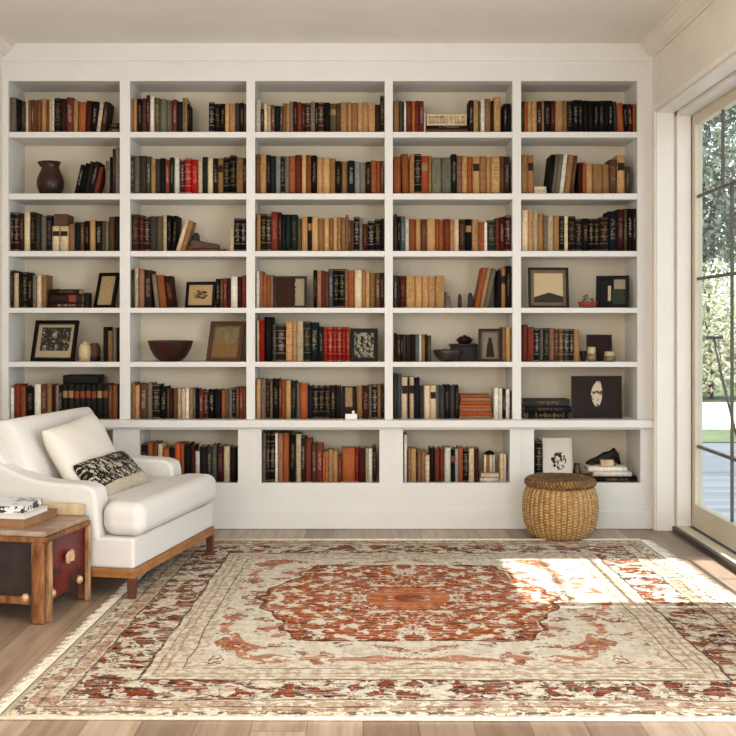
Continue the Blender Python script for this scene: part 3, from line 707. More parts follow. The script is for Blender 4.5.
# low dark box next to lying books, left bay
q = Z3[0]; cx, cy, cz = spot(q, 508, 3, .06)
tag(box('keepsake_box', cx-.018, cx+.018, cy, cy+.06, cz, cz+.09, M['black'], bevel=.003), 'small black box between lying books and framed parchment, left bay', 'box')
cx, cy, cz = spot(q, 348, 3, .08); 
sb = lathe('brass_bell', [(.0, 0), (.010, 0), (.009, .006), (.005, .012), (.003, .018), (.001, .02)], M['brass'], None, 16); sb.location = (cx, BF+.07, zt+.001)
tag(sb, 'tiny shiny ornament on top of the lying books, fourth shelf, left bay', 'ornament')
# lying box above set, third shelf left bay
q = Z3[0]; hz = Z(200+156/5.888, 6.23)
bzt = lambda zm, yy, Y=6.25: Z(zm[1]+yy/zm[2], Y)
bm = bmesh.new(); Yb = 6.225
bx(bm, X(315/5.888, Yb), X(398/5.888, Yb), Yb, Yb+.14, Z(200+152/5.888, Yb), Z(200+82/5.888, Yb))
bb = from_bm('wooden_box', bm, M['mid_wood'], bevel=.004); tag(bb, 'brown wooden box lying on two cream books, third shelf of left bay', 'box')
bm = bmesh.new(); Yb = 6.235
ztop = Z(310+435/5.888, Yb)
bx(bm, X(370/5.888, Yb), X(578/5.888, Yb), Yb, Yb+.15, ztop+.002, Z(310+385/5.888, Yb))
bb = from_bm('flat_box', bm, M['black'], bevel=.003); tag(bb, 'flat black box lying on the dark book set above the armchair', 'box')
# figurine on red book, second bay third shelf
q = Z3[1]; cx, cy, cz = spot(q, 460, 2, .08); k = u(q, 1); zz = cz+.016
e = empty('ship_ornament', (cx, cy, zz), 0, 'dark red wooden ornament on a lying book, third shelf of second bay', 'ornament')
prism('hull', [(a*k, b*k) for a, b in [(-62, 0), (100, 0), (96, 26), (40, 36), (-10, 46), (-50, 60), (-80, 40)]], -.02, .03, M['wood_bowl'], e, 'y', .006)
prism('upright', [(a*k, b*k) for a, b in [(-60, 30), (-20, 40), (-22, 80), (-30, 96), (-48, 98), (-66, 70)]], -.012, .02, M['dark_wood'], e, 'y', .006)
# carved cream box with relief, top shelf fourth bay
q = Z1[3]; cx, cy, cz = spot(q, 333, 0, .03); k = u(q, 1)
e = empty('carved_box', (cx, cy, zt1+.0012), 0, 'cream carved box lying on two books, top shelf of the fourth bay', 'box')
hh = 66*k; ww = 225*k
box('body', -ww/2, ww/2, 0, .12, 0, hh, M['cream'], e, .003)
bm = bmesh.new(); r_ = random.Random(5)
xx = -ww/2+.012
while xx < ww/2-.03:
    g_ = r_.uniform(.008, .02); s_ = r_.choice([0, 1, 2])
    bx(bm, xx, xx+.004, -.003, .001, hh*.2, hh*.8)
    if s_: bx(bm, xx, xx+g_, -.003, .001, hh*.2, hh*.3)
    if s_ > 1: bx(bm, xx, xx+g_, -.003, .001, hh*.68, hh*.8); bx(bm, xx+g_-.003, xx+g_, -.003, .001, hh*.3, hh*.68)
    xx += g_+.007
from_bm('relief', bm, M['relief'], e)
# three small dark ornaments, fourth bay fourth shelf
q = Z3[3]; k = u(q, 1)
cx, cy, cz = spot(q, 340, 3, .03)
prism_o = prism('wedge_bookend', [(-17*k, 0), (17*k, 0), (12*k, 60*k), (-14*k, 92*k)], 0, .09, M['pewter'], None, 'y', .002); prism_o.location = (cx, cy, cz)
tag(prism_o, 'grey wedge bookend against the light tan books, fourth bay', 'bookend')
for xx, ht, lab in ((408, 80, 'left one of two small dark carved figures, fourth shelf of fourth bay'), (468, 88, 'right one of two small dark carved figures, fourth shelf of fourth bay')):
    cx, cy, cz = spot(q, xx, 3, .07)
    wj = 10 if xx < 440 else 15
    o = prism('carved_figure', [(-wj*k, 0), (wj*k, 0), (wj*k, ht*.55*k), (wj*.8*k, ht*.8*k), (wj*.2*k, ht*k), (-wj*.7*k, ht*.94*k), (-wj*.9*k, ht*.7*k), (-wj*k, ht*.3*k)], 0, .035, M['dark_wood'], None, 'y', .003)
    o.location = (cx, cy, cz); tag(o, lab, 'figurine', 'small carved figures on the fourth shelf')
# pewter bowl and wooden chest, fourth bay fifth shelf
q = Z5[3]; k = u(q, 1); cx, cy, cz = spot(q, 340, 4, .10)
e = empty('metal_bowl', (cx, cy, cz), 0, 'dark pewter bowl beside the wooden chest, fifth shelf of fourth bay', 'bowl')
lathe('bowl', [(a*k, b*k) for a, b in [(40, 0), (48, 2), (66, 20), (80, 46), (86, 66), (82, 66), (74, 46), (58, 22), (34, 10), (2, 8)]], M['pewter'], e, 40)
for i, (dx, dy, dz, rr, lb) in enumerate(((-18, 0, 50, 22, 'left round nut heaped in the pewter bowl'), (16, 4, 48, 20, 'right round nut heaped in the pewter bowl'))):
    vs, fs = lathe_data([(rr*k*math.sin(PI*j/8)+1e-5, rr*k*(1-math.cos(PI*j/8))) for j in range(9)], 16)
    o = mesh('round_nut', vs, fs, M['mid_wood']); o.location = (cx+dx*k, cy+dy*k, cz+(dz-22)*k); tag(o, lb, 'nut', 'nuts in the pewter bowl')
cx, cy, cz = spot(q, 436, 4, .09)
e = empty('wooden_chest', (cx, cy, cz), 0, 'dark wooden chest between the pewter bowl and framed portrait', 'chest')
box('body', -72*k, 74*k, .04, .17, 0, 84*k, M['dark_wood'], e, .003); box('lid', -78*k, 76*k, .034, .174, 84*k, 98*k, M['dark_wood'], e, .003)
e = empty('carved_dish', (cx+.006, cy+.10, cz+98*k+.001), 0, 'small carved lidded dish on top of the dark wooden chest', 'dish')
lathe('dish', [(a*k, b*k) for a, b in [(30, 0), (36, 4), (48, 22), (50, 26), (2, 26)]], M['wood_bowl'], e, 24)
lathe('lid', [(a*k, b*k) for a, b in [(40, 26), (38, 32), (20, 42), (8, 44), (8, 48), (1, 50)]], M['dark_wood'], e, 24)
# potted plant right bay
q = Z3[4]; k = u(q, 1); cx, cy, cz = spot(q, 404, 3, .06)
e = empty('potted_plant', (cx, cy, cz), 0, 'tiny green plant in a low terracotta dish between two framed prints', 'potted plant')
lathe('pot', [(a*k, b*k) for a, b in [(40, 0), (48, 3), (54, 30), (54, 36), (48, 36), (44, 26), (2, 24)]], M['terracotta'], e)
vs, fs = [], []; r_ = random.Random(3)
for i in range(46):
    a = r_.uniform(0, 2*PI); rad = r_.uniform(.2, 1)*30*k; hz = (r_.uniform(28, 82))*k*(1-.3*rad/(30*k)); p = Vector((rad*math.cos(a)-.002, rad*math.sin(a), hz))
    d = Vector((math.cos(a), math.sin(a), r_.uniform(-.2, .9))).normalized(); t_v = d.orthogonal().normalized(); L = 9*k
    n0 = len(vs); vs += [p, p+d*L+t_v*L*.5, p+d*L*2, p+d*L-t_v*L*.5]; fs.append((n0, n0+1, n0+2, n0+3))
    if i % 4 == 0: n0 = len(vs); s0 = Vector((0, 0, 24*k)); vs += [s0, s0+Vector((.0015, 0, 0)), p+Vector((.0015, 0, 0)), p]; fs.append((n0, n0+1, n0+2, n0+3))
mesh('foliage', vs, fs, M['leaf'], e, smooth=False)
# candle jars right bay fifth shelf
q = Z5[4]; k = u(q, 1)
for xx, wj, hj, inset, lab in ((425, 28, 84, .055, 'left candle jar with pale wax, fifth shelf of the right bay'), (530, 34, 58, .05, 'right wider candle jar, fifth shelf of the right bay')):
    cx, cy, cz = spot(q, xx, 4, inset)
    e = empty('candle_jar', (cx, cy, cz), 0, lab, 'candle', 'candle jars in front of the small dark picture')
    lathe('jar', [(a*k, b*k) for a, b in [(wj*.8, 0), (wj, 4), (wj, hj*.55), (wj*.93, hj*.55), (wj*.9, 6), (1, 6)]], M['glassjar'], e, 24)
    lathe('wax', [(a*k, b*k) for a, b in [(wj*.86, 6), (wj*.86, hj-4), (wj*.8, hj), (1, hj-3)]], M['wax'], e, 24)
    tube('wick', [(0, 0, (hj-4)*k), (0.001, 0, (hj+7)*k)], .0009, M['black'], e, 6)
cx, cy, cz = spot(q, 378, 4, .06)
o = lathe('small_dish', [(a*k, b*k) for a, b in [(12, 0), (14, 3), (20, 40), (22, 60), (19, 60), (16, 40), (10, 8), (1, 6)]], M['dark_wood'], None, 20); o.location = (cx, cy, cz)
tag(o, 'small dark cup left of the candle jars, right bay', 'cup')
# white card middle bay ledge
q = Z5[2]; k = u(q, 1); cx, cy, cz = spot(q, 532, 5, -.02)
e = empty('card_holder', (cx, cy, cz), 0, 'little white card block on the ledge front of the middle bay', 'card')
box('block', -31*k, 31*k, 0, .03, 0, 28*k, M['trim'], e, .002); box('tab', 4*k, 18*k, .01, .02, 28*k, 44*k, M['trim'], e, .001)
# low cubby fourth bay: small pots on the lying books
q = (388, 420, 5.662); k = u(q, 1, 6.24); zb = LBt+ (49/5.662/F*6.2)
for i, (xx, c_) in enumerate(((551, 'c'), (567, 't'), (583, 'c'), (600, 'w'))):
    g_ = book_geo(14*k, 100*k, .09, c_, '', 900+i)
    o = bpy.data.objects.new('booklet', make_book_mesh('booklet', [(g_, None)])); COL.objects.link(o); o.location = (X(388+xx/5.662, 6.22), 6.225, zb+.001)
    tag(o, f"{ORD[i+1]} small pale booklet from left, standing on lying books in fourth bay cubby", 'book', 'booklets standing in the fourth bay cubby')
o = lathe('black_dish', [(a*k, b*k) for a, b in [(28, 0), (32, 4), (20, 14), (6, 20), (1, 21)]], M['black'], None, 20); o.location = (X(388+576/5.662, 6.24), 6.262, zb+100*k+.003)
tag(o, 'flat black dish resting on the small pale booklets, fourth bay cubby', 'dish')
# right cubby: white art book, driftwood, small white box, round dark stone
q = (505, 420, 4.907)
frame(4, 6, q, 187, 332, 90, 300, a_ink, 'white art book with black ink flowers standing behind the basket', fm='trim', bw=.004, tilt=.10, inset=.02, name='art_book', matm='trim', group='display pieces in the right cubby')
k = u(q, 1, 6.24); zc = zst
e = empty('driftwood', (X(505+485/4.907, 6.27), 6.28, zst+.002), 0, 'dark jagged driftwood piece on the pile of white books', 'driftwood')
vs = []; fs = []; r_ = random.Random(11)
pr = [(-88, 22, 5), (-60, 30, 14), (-30, 36, 20), (0, 50, 26), (30, 56, 30), (55, 62, 30), (75, 40, 24), (84, 20, 8)]
n = 10
for (xx, zc_, rr) in pr:
    for j in range(n):
        t = 2*PI*j/n; q_ = rr*(1+r_.uniform(-.3, .3)); vs.append((xx*k, q_*k*.9*math.cos(t), max(0.0, (zc_-12+q_*math.sin(t))*k)))
for i in range(len(pr)-1):
    for j in range(n): fs.append((i*n+j, i*n+(j+1) % n, (i+1)*n+(j+1) % n, (i+1)*n+j))
fs.append(tuple(range(n))); fs.append(tuple((len(pr)-1)*n+j for j in range(n))[::-1])
mesh('body', vs, fs, M['dark_wood'], e, smooth=False)
bb = box('stacked_cards', X(505+468/4.907, 6.22), X(505+530/4.907, 6.22), 6.202, 6.237, zst+.0015, zst+34*k, M['cream'], bevel=.003)
tag(bb, 'small cream box in front of the dark driftwood', 'box')
vs, fs = lathe_data([(24*k*math.sin(PI*j/10)+1e-5, 20*k*(1-math.cos(PI*j/10))) for j in range(11)], 18)
o = mesh('dark_stone', vs, fs, M['black']); o.location = (X(505+390/4.907, 6.22), 6.215, LBt+.001); tag(o, 'round black stone beside the pile of white books in right cubby', 'stone')
o = lathe('grey_vase', [(a*k, b*k) for a, b in [(14, 0), (20, 4), (22, 40), (14, 70), (16, 84), (13, 84), (1, 76)]], M['pewter'], None, 20); o.location = (X(505+356/4.907, 6.24), 6.26, LBt+.001)
tag(o, 'small grey vase between white art book and black stone', 'vase')

# ---------------------------------------------------------------- rug
FL, BL, BR, FR = Vector((-1.105, 3.17, 0)), Vector((-1.015, 5.81, 0)), Vector((1.527, 5.81, 0)), Vector((1.58, 3.155, 0))
RW, RH = 2.62, 2.64
m = newmat('rug_pile', .95, .05); M['rug'] = m
U0, V0, _ = sep(coord('UV'))
U0 = U0*RW; V0 = V0*RH
wv = vec(U0, V0)
U = U0+(noise(wv, 5, 3)-.5)*.045; V = V0+(noise(vec(U0+9.0, V0), 5, 3)-.5)*.045
d = U.min(RW-U).min(V.min(RH-V))
mu, mv = (U-(RW/2-.05)).abs(), (V-(RH/2+.08)).abs()
sm = vec(mu*1.0, mv*1.0)
CRM, TAN, RUST, DRK, ORG, GRY = (218, 208, 190), (180, 156, 128), (136, 62, 30), (50, 35, 28), (184, 100, 50), (150, 150, 148)
fine = noise(vec(U0, V0), 60, 3, .7)
n4_ = noise(vec(mu*1.0+11.0, mv*1.3+5.0), 5.5, 3, .6); n1 = noise(sm, 8, 4, .65); n2 = noise(vec(mu+3.0, mv+1.0), 15, 4, .65); n3 = noise(vec(mu+7.0, mv), 30, 3, .6)
col = mix(n2.smooth(.45, .6)*.4, CRM, TAN)
# scattered field motifs
mot = ((n1 > .575)*(n2 > .46)).max((n4_ > .60)*(n3 > .42))
col = mix(mot*.85, col, mix(n3.smooth(.4, .6), RUST, ORG))
col = mix(((n1-.585).abs() < .012)*.8, col, DRK)
col = mix((((n2-.5).abs() < .012)*(n3 > .52))*.6, col, DRK)
# medallion
hy = mv/.63; hx = mu/.56
md = hy.max(hx*.84+hy*.34)+(noise(wv, 7, 3)-.5)*.06+(S.m('SINE', mu*34.0)*S.m('SINE', mv*30.0))*.035
inm = md < 1.0
mc = mix((n2 > .46), CRM, mix(n3.smooth(.4, .62), RUST, ORG))
mc = mix((n1 > .60)*.7, mc, DRK); mc = mix((n3 > .62)*.8, mc, (226, 212, 184))
col = mix(inm, col, mc)
col = mix(((md-.985).abs() < .014)*(n3 > .40), col, (96, 44, 28))
col = mix(((md-1.33).abs() < .045)*(n2 > .44)*.8, col, mix(n3.smooth(.4, .6), RUST, ORG))
ros = (mu*mu+mv*mv)
col = mix((ros < .034)*(n3 > .38)*.85, col, ORG); col = mix((ros < .004), col, RUST)
# borders from the edge inward
th = (U0-RW/2); 
per = mix
n4 = noise(wv, 11, 4, .7); n5 = noise(vec(U0+4.0, V0+2.0), 30, 3, .6)
def band(a, b, c, f=1.0):
    global col
    col = mix(d.inside(a, b)*f, col, c)
band(-1, .50, mix(n5.smooth(.4, .6), TAN, CRM))
band(.455, .462, DRK, .7); band(.40, .41, RUST, .45); band(.372, .378, DRK, .5)
bc = mix((n4 > .50), mix(n5.smooth(.48, .62), RUST, DRK), mix(n5.smooth(.4, .6), CRM, TAN))
slash = (((U0*1.2+V0*2.1)*2.6+noise(wv, 4, 3)*3.0).fr() < .16)*(n5 > .40)
bc = mix(slash, bc, (208, 200, 184)); bc = mix(((n4-.50).abs() < .016)*.8, bc, DRK)
bc = mix((n4 > .64)*.9, bc, CRM); bc = mix((n4 < .36), bc, GRY)
band(.155, .335, bc); band(.335, .345, DRK, .9); band(.146, .155, DRK, .8)
band(.050, .140, mix((n5 > .5), TAN, mix((n4 > .5), RUST, CRM)), .8)
band(.085, .095, DRK, .6); band(.028, .050, mix((noise(vec(U0, V0), 34, 3) > .5), CRM, DRK), .8); band(-1, .016, (214, 200, 176))
# distress: woven streaks wash the colour out
stx = noise(vec(U0*3.0, V0*46.0), 1.6, 4, .7); sty_ = noise(vec(U0*46.0, V0*4.0), 1.4, 3, .6)
col = mix(stx.smooth(.50, .64)*.52, col, (218, 208, 190))
col = mix(sty_.smooth(.56, .72)*.3, col, (120, 92, 66))
col = scalecol(col, fine*.35+.80)
setcol(col)
bump(noise(vec(U0*60, V0*160), 3, 2)+stx*.5, .6, .006)
NX, NY = 70, 70; vs, fs, uvs = [], [], []; r_ = random.Random(2)
def rugpt(a, b): return FL*(1-a)*(1-b)+FR*a*(1-b)+BL*(1-a)*b+BR*a*b
TH = .0065
for j in range(NY+1):
    for i in range(NX+1):
        a, b = i/NX, j/NY; p = rugpt(a, b); e_ = (i in (0, NX) or j in (0, NY))
        vs.append((p.x, p.y, .004 if e_ else TH+.0006*math.sin(a*19+b*7)))
for j in range(NY):
    for i in range(NX):
        k0 = j*(NX+1)+i; f = (k0, k0+1, k0+NX+2, k0+NX+1); fs.append(f)
        for t in f: uvs.append(((t % (NX+1))/NX, (t//(NX+1))/NY))
b0 = len(vs); cs = [FL, FR, BR, BL]
for p in cs: vs.append((p.x, p.y, .0005))
fs.append((b0+3, b0+2, b0+1, b0)); uvs += [(0, 0)]*4
def edge(idx, q0, q1):
    fs.append(tuple(idx[::-1])+(q0, q1)); uvs.extend([(0, 0)]*(len(idx)+2))
edge([i for i in range(NX+1)], b0, b0+1); edge([j*(NX+1)+NX for j in range(NY+1)], b0+1, b0+2)
edge([NY*(NX+1)+NX-i for i in range(NX+1)], b0+2, b0+3); edge([(NY-j)*(NX+1) for j in range(NY+1)], b0+3, b0)
rug = empty('area_rug', (0, 0, 0), 0, 'large faded rust and cream oriental rug with medallion on the oak floor', 'rug')
mesh('pile', vs, fs, M['rug'], rug, smooth=True, uvs=uvs)
M['cotton'] = plain('undyed_cotton', (236, 228, 212), .95, .1, scale=60, c2=(214, 202, 182))
tube('front_binding', [FL+Vector((0, -.006, .0055)), (FL+FR)/2+Vector((0, -.006, .0055)), FR+Vector((0, -.006, .0055))], .0055, M['cotton'], rug)
tube('rear_binding', [BL+Vector((0, .005, .006)), BR+Vector((0, .005, .006))], .006, M['cotton'], rug)
def fringe(A, B, s, mean, rs):
    vs, fs = [], []; r = random.Random(rs); n = 520
    for i in range(n):
        p = A.lerp(B, i/(n-1)); L = mean*r.uniform(.6, 1.3); dy = r.uniform(-.5, .5)*L; wd = .0028; z = .003+r.random()*.004
        q1 = Vector((p.x+s*L*.5, p.y+dy*.4, z)); q2 = Vector((p.x+s*L, p.y+dy, .0015)); p0 = Vector((p.x-s*.004, p.y, .006)); k0 = len(vs)
        for c_, ww in ((p0, wd), (q1, wd), (q2, wd*.5)): vs += [c_+Vector((0, -ww, 0)), c_+Vector((0, ww, 0)), c_+Vector((0, 0, ww*1.1))]
        for t in (0, 3):
            for a_, b_ in ((0, 1), (1, 2), (2, 0)): fs.append((k0+t+a_, k0+t+b_, k0+t+3+b_, k0+t+3+a_))
    o = mesh('fringe', vs, fs, M['cotton'], rug); o['kind'] = 'stuff'; return o
fringe(FL, BL, -1, .040, 1); fringe(FR, BR, 1, .060, 2)

# ---------------------------------------------------------------- woven basket
BXc, BYc = (560-VX)/F*5.93, 5.925
e = empty('woven_basket', (BXc, BYc, 0.0005), 0, 'round honey coloured woven basket stool with lid before the right cubby', 'basket')
m = newmat('woven_seagrass', .75, .3); M['weave'] = m
x, y, z = sep(coord()); ang = S.m('ARCTAN2', y, x)
ribs = (ang*(40/(2*PI))).fr(); rows = (z*62.0+((ang*(40/(2*PI))).fl()*.5)).fr()
n = noise(coord(), 40, 4, .7)
c = mix(n.smooth(.3, .7), (222, 184, 126), (182, 136, 82))
c = mix(((ribs-.5).abs() > .38)*.55, c, (124, 82, 46)); c = mix(((rows-.5).abs() > .36)*.3, c, (126, 84, 46))
setcol(c); bump(((ribs-.5).abs()*-1.6)+((rows-.5).abs()*-1.3)+n*.5, .9, .012)
m = newmat('braided_rim', .75, .3); M['braid'] = m
x, y, z = sep(coord()); ang = S.m('ARCTAN2', y, x); rr = S.m('SQRT', x*x+y*y)
tw = (ang*(60/(2*PI))+rr*22+z*30).fr(); ring = (rr*62).fr()
c = mix(noise(coord(), 40, 4, .7).smooth(.3, .7), (168, 126, 76), (106, 72, 42)); c = mix(((tw-.5).abs() > .36)*.7, c, (74, 48, 28))
setcol(c); bump(((tw-.5).abs()*-1.5)+((ring-.5).abs()*-1.0), .9, .012)
prof = [(.120, 0), (.150, .006), (.176, .03), (.197, .075), (.208, .13), (.210, .18), (.204, .235), (.192, .272), (.180, .288), (.172, .290), (.170, .28), (.01, .27)]
def smoothprof(pr, k=4):
    out = []
    for i in range(len(pr)-1):
        p0 = pr[max(i-1, 0)]; p1 = pr[i]; p2 = pr[i+1]; p3 = pr[min(i+2, len(pr)-1)]
        for j in range(k):
            t = j/k; out.append(tuple(.5*((2*p1[a])+(-p0[a]+p2[a])*t+(2*p0[a]-5*p1[a]+4*p2[a]-p3[a])*t*t+(-p0[a]+3*p1[a]-3*p2[a]+p3[a])*t**3) for a in (0, 1)))
    out.append(pr[-1]); return out
lathe('body', smoothprof(prof), M['weave'], e, 312, lambda t, i, z: 1+(.012*abs(math.sin(t*20)) if z < .286 else 0))
lathe('lid', smoothprof([(.176, .286), (.190, .290), (.199, .303), (.198, .320), (.186, .333), (.170, .337), (.150, .329), (.12, .330), (.08, .334), (.01, .337)], 3), M['braid'], e, 120, lambda t, i, z: 1+.008*math.sin(t*60+z*500))

# ---------------------------------------------------------------- armchair
ROT = math.atan2(.979, .202)
ch = empty('armchair', (-.988, 4.535, 0), ROT, 'cream linen armchair with oak base rail at the left edge of rug', 'armchair')
W = 1.015
def catmull(pts, k=5):
    return smoothprof(pts, k)
# wooden frame and legs (front at y=0, back toward +y)
LZ = .0075
bm = bmesh.new()
bx(bm, 0, W, -.005, .03, .096, .135); bx(bm, 0, W, .80, .83, .096, .135); bx(bm, 0, .03, .03, .80, .096, .135); bx(bm, W-.03, W, .03, .80, .096, .135)
from_bm('base_rail', bm, M['oak'], ch, bevel=.003)
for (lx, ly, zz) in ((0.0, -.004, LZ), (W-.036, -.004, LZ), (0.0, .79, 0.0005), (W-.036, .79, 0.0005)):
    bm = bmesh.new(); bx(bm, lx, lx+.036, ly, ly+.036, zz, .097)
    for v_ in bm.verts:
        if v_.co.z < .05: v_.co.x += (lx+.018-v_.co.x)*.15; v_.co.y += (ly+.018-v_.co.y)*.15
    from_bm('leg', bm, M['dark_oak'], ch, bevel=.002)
# base upholstery
box('seat_base', .004, W-.004, .0, .82, .134, .268, M['linen'], ch, .016, 4)
# arms: side profile in (y,z)
armtop = catmull([(.175, .43), (.19, .474), (.25, .494), (.36, .497), (.46, .508), (.56, .538), (.64, .575), (.73, .62), (.83, .65)], 4)
armp = [(.16, .25)]+armtop+[(.86, .62), (.845, .25)]
for a0, a1 in ((.0, .13), (W-.13, W)):
    prism('arm', armp, a0, a1, M['linen'], ch, 'x', .028, 5, angle=60)
# back
backp = catmull([(.53, .30), (.56, .44), (.635, .585), (.685, .672), (.71, .708), (.75, .720), (.80, .715), (.85, .685), (.872, .62), (.865, .50), (.85, .25)], 3)+[(.55, .25)]
prism('back', backp, .03, W-.07, M['linen'], ch, 'x', .02, 4, angle=60)
def cushion(name, w_, h_, t_, mat, parent, M4, ex=.42, pinch=.04, n=28, crown_=1.0, edge=.12):
    """a stuffed cushion w_ x h_, thickness t_, centred, facing local +z"""
    vs, fs = [], []
    for s_ in (1, -1):
        for j in range(n+1):
            for i in range(n+1):
                a = -1+2*i/n; b = -1+2*j/n
                # slower spacing near the edge
                a = math.sin(a*PI/2); b = math.sin(b*PI/2)
                f = max(0, (1-a**4)*(1-b**4))**ex
                px_ = a*(1-pinch*(1-abs(b))**1.0*abs(a)); py_ = b*(1-pinch*(1-abs(a))*abs(b))
                zz = s_*t_/2*f+.0022*math.sin(a*7+b*5)*f*s_
                vs.append(M4 @ Vector((px_*w_/2, py_*h_/2, zz)))
        o_ = 0 if s_ == 1 else (n+1)**2
        for j in range(n):
            for i in range(n):
                k0 = o_+j*(n+1)+i; f = (k0, k0+1, k0+n+2, k0+n+1); fs.append(f if s_ == 1 else f[::-1])
    bm = bmesh.new(); bv = [bm.verts.new(v) for v in vs]
    for f in fs: bm.faces.new([bv[i] for i in f])
    bmesh.ops.remove_doubles(bm, verts=bm.verts, dist=1e-5)
    return from_bm(name, bm, mat, parent, smooth=True)
# inner back cushion
Mb = Matrix.Translation((W/2, .585, .595)) @ Matrix.Rotation(math.radians(-70), 4, 'X').inverted()
Mb = Matrix.Translation((W/2, .615, .565)) @ Matrix.Rotation(math.radians(90-22), 4, 'X')
cushion('back_cushion', W-.18, .40, .17, M['linen'], ch, Mb, ex=.22, pinch=.01)
# T-shaped seat cushion, built as a smooth pad over a plan outline
tp = [(.015, -.035), (W-.015, -.035), (W-.01, .15), (W-.15, .19), (W-.155, .60), (.155, .60), (.15, .19), (.01, .15)]
bm = bmesh.new()
A = [bm.verts.new((p[0], p[1], .268)) for p in tp]; B = [bm.verts.new((p[0], p[1], .418)) for p in tp]
bm.faces.new(A[::-1]); bm.faces.new(B)
for i in range(8): bm.faces.new((A[i], A[(i+1) % 8], B[(i+1) % 8], B[i]))
sc_ = from_bm('seat_cushion', bm, M['linen'], ch, bevel=.055, seg=7, angle=60)
# piping welts
tube('welt', [(W/2+ (W/2-.13)*t, -.002, .266) for t in (-1, -.5, 0, .5, 1)], .003, M['linen'], sc_)
# loose cushions rest on the chair: things of their own
Mch = Matrix.Translation((-.988, 4.535, 0)) @ Matrix.Rotation(ROT, 4, 'Z')
def loose(name, w_, h_, t_, mat, ly, lx, lz, tilt, roll, yaw, label, ex=.42, pinch=.05):
    o = cushion(name, w_, h_, t_, mat, None, Matrix.Identity(4), ex, pinch)
    o.matrix_world = Mch @ Matrix.Translation((lx, ly, lz)) @ Matrix.Rotation(yaw, 4, 'Z') @ Matrix.Rotation(math.radians(90)-tilt, 4, 'X') @ Matrix.Rotation(roll, 4, 'Z')
    tag(o, label, 'cushion'); return o
loose('throw_pillow', .53, .37, .13, M['pillow'], .435, .43, .565, .48, math.radians(5), 0.0, 'plain cream square pillow leaning on the armchair back')
m = newmat('brushstroke_print', .9, .1); M['print'] = m
x, y, z = sep(coord()); n_ = noise(vec(x*2.0+y*.8, y*1.2), 9, 4, .7)
f = (((n_-.5).abs() < .045).max((noise(vec(x*2.5+y, y*1.6, 4.0), 11, 3, .6)-.5).abs() < .03))*(y > -.055)
c = mix(noise(coord(), 30, 3), (190, 180, 162), (160, 148, 128))
c = mix(f, c, (30, 28, 27)); c = mix((n_ > .60)*(noise(vec(x+2.0, y), 40, 3) > .52), c, (96, 88, 76))
setcol(c)
loose('lumbar_pillow', .46, .22, .11, M['print'], .285, .41, .478, .80, math.radians(2), -.06, 'small cream lumbar pillow with black brushstroke print on armchair seat')

# ---------------------------------------------------------------- trunk side table
u_ = Vector((-.979, .202)); v_ = Vector((.202, .979))
TX, TY = -1.262, 4.175
tr = empty('trunk', (TX, TY, 0), ROT, 'dark red antique trunk with wooden slats used as side table', 'trunk')
# local x = away from camera (0..TL), local y = to the left (0..TW)
TL, TW, TZ0, TZ1 = .388, .72, .075, .345
M['trunk_top'] = plain('worn_trunk_top', (168, 148, 132), .32, .4, scale=7, c2=(128, 96, 72), stretch=(4, 1, 1))
M['trunk_side'] = newmat('oxblood_leather', .4, .5)
x, y, z = sep(coord()); n_ = noise(coord(), 7, 5, .65)
setcol(mix(n_.smooth(.4, .62), (98, 24, 22), (30, 14, 13)))
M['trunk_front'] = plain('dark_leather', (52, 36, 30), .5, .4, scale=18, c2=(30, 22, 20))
M['slat'] = plain('worn_slat_wood', (150, 98, 56), .5, .3, scale=30, c2=(84, 46, 26), stretch=(1, 1, .25))
M['slat2'] = plain('pale_slat_wood', (178, 140, 102), .5, .3, scale=30, c2=(116, 76, 48), stretch=(1, 1, .25))
bm = bmesh.new(); bx(bm, .012, TL-.012, .012, TW-.012, TZ0, TZ1)
bd = from_bm('body', bm, [M['trunk_side'], M['trunk_front']], tr, bevel=.004)
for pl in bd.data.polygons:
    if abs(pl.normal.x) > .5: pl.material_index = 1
box('lid', 0, TL, 0, TW, TZ1, TZ1+.022, M['trunk_top'], tr, .006, 3)
bm = bmesh.new()
bx(bm, -.006, .03, -.006, TW+.006, TZ1-.022, TZ1); bx(bm, TL-.03, TL+.006, -.006, TW+.006, TZ1-.022, TZ1); bx(bm, .03, TL-.03, -.006, .012, TZ1-.022, TZ1); bx(bm, .03, TL-.03, TW-.012, TW+.006, TZ1-.022, TZ1)
from_bm('lid_band', bm, M['slat'], tr, bevel=.004)
for (lx, ly) in ((0, 0), (TL-.022, 0), (0, TW-.045), (TL-.022, TW-.045)):
    bm = bmesh.new()
    sx = -.012 if lx == 0 else .0; sy = -.012 if ly == 0 else 0
    # two rounded slats meeting at the corner
    bx(bm, lx-.012 if lx == 0 else lx+.012, (lx+.014 if lx == 0 else TL+.012), (ly if ly == 0 else ly), (ly+.055), .0005, TZ1-.02)
    p_ = from_bm('corner_post', bm, M['slat'], tr, bevel=.010, seg=3)
    bm = bmesh.new()
    bx(bm, (lx+.022 if lx == 0 else lx-.002), (lx+.046 if lx == 0 else lx+.016), (-.014 if ly == 0 else TW-.012), (.012 if ly == 0 else TW+.014), .0005 if ly == 0 else .0005, TZ1-.02)
    from_bm('edge_slat', bm, M['slat2'], tr, bevel=.006, seg=3)
bm = bmesh.new(); bx(bm, .0, .012, .055, TW-.05, TZ0, TZ0+.03)
from_bm('bottom_rail', bm, M['slat'], tr, bevel=.003)
box('rear_rail', TL-.028, TL+.004, .02, TW*.6, TZ1+.022, TZ1+.072, M['cream'], tr, .006)
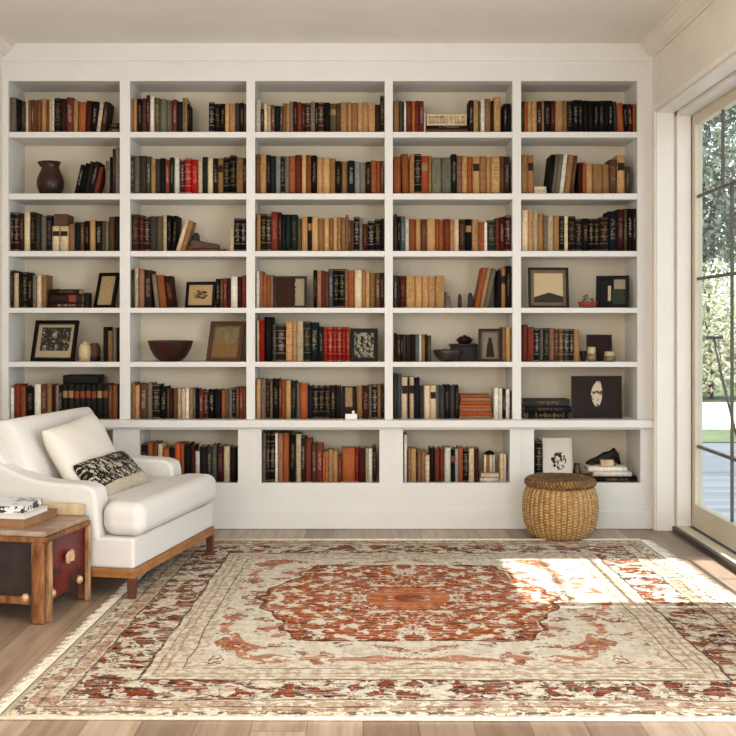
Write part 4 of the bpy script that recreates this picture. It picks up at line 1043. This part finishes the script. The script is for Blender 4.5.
# latch on the right end, corner buttons
lat = prism('latch', [(.175, .205), (.192, .200), (.205, .208), (.232, .205), (.24, .222), (.235, .248), (.218, .256), (.205, .246), (.192, .252), (.172, .24)], .002, .012, M['brass'], tr, 'x', .002)
lat.data.transform(Matrix.Rotation(PI/2, 4, 'Z')); lat.data.transform(Matrix.Scale(-1, 4, (1, 0, 0)))
lat.data.transform(Matrix.Translation((0, -.012, 0)));
lat.data.flip_normals()
def button(lx, ly, lz, axis):
    vs, fs = lathe_data([(.018, 0), (.018, .006), (.013, .014), (.004, .018), (.0005, .018)], 16)
    R_ = Matrix.Translation((lx, ly, lz)) @ (Matrix.Rotation(PI/2, 4, 'X') if axis == 'y' else Matrix.Rotation(-PI/2, 4, 'Y'))
    mesh('brass_stud', [R_ @ Vector(v) for v in vs], fs, M['brass'], tr)
button(.080, .012, .105, 'y'); button(TL-.075, .012, .105, 'y'); button(.012, .085, .10, 'x'); 
# books stacked on the trunk, seen at close range
Mtr = Matrix.Translation((TX, TY, 0)) @ Matrix.Rotation(ROT, 4, 'Z')
def big_book(lx0, lx1, ly0, ly1, z0, th, cov, label, rz=0, deco=None):
    """lying book with cover boards and a page block; local trunk coordinates"""
    cxx, cyy = (lx0+lx1)/2, (ly0+ly1)/2; Lx, Ly = lx1-lx0, ly1-ly0
    e = bpy.data.objects.new('book', None); COL.objects.link(e); e.empty_display_size = .05
    e.matrix_world = Mtr @ Matrix.Translation((cxx, cyy, z0)) @ Matrix.Rotation(rz, 4, 'Z')
    tag(e, label, 'book', 'books stacked on the trunk'); t = .003
    bm = bmesh.new(); bx(bm, -Lx/2, Lx/2, -Ly/2, Ly/2, 0, t); bx(bm, -Lx/2, Lx/2, -Ly/2, Ly/2, th-t, th); bx(bm, -Lx/2, Lx/2, Ly/2-t, Ly/2, t, th-t)
    from_bm('cover', bm, cov, e, bevel=.001)
    bm = bmesh.new(); bx(bm, -Lx/2+.004, Lx/2-.004, -Ly/2+.004, Ly/2-t, t, th-t)
    from_bm('page_block', bm, deco or M['paper'], e)
    return e
zt_ = TZ1+.0225
M['kraft'] = plain('kraft_cover', (150, 112, 78), .6, .3, scale=8, c2=(120, 84, 56))
M['whitecov'] = newmat('pale_photo_cover', .4, .5); x, y, z = sep(coord())
setcol(mix((noise(coord(), 12, 4, .7) > .56)*(z > .01), (214, 214, 216), (120, 126, 134)))
M['pagesw'] = newmat('white_pages', .8, .2); x, y, z = sep(coord()); setcol(mix(noise(vec(x*3, y*3, z*300), 3, 2), (232, 228, 220), (186, 178, 168)))
M['spineart'] = newmat('printed_edge', .5, .4); x, y, z = sep(coord()); setcol(mix((noise(vec(x*20, y*20, z*30), 1.2, 4, .7) > .5), (222, 220, 218), (48, 46, 46)))
big_book(.05, .33, .115, .40, zt_, .034, M['kraft'], 'tan covered book at the bottom of the stack on the trunk', 0, M['kraft'])
big_book(.055, .27, .125, .38, zt_+.0345, .020, M['pagesw'], 'plain white book in the middle of the stack on the trunk', .05, M['pagesw'])
big_book(.05, .25, .135, .38, zt_+.055, .034, M['whitecov'], 'pale printed book on top of the stack on the trunk', .10, M['spineart'])
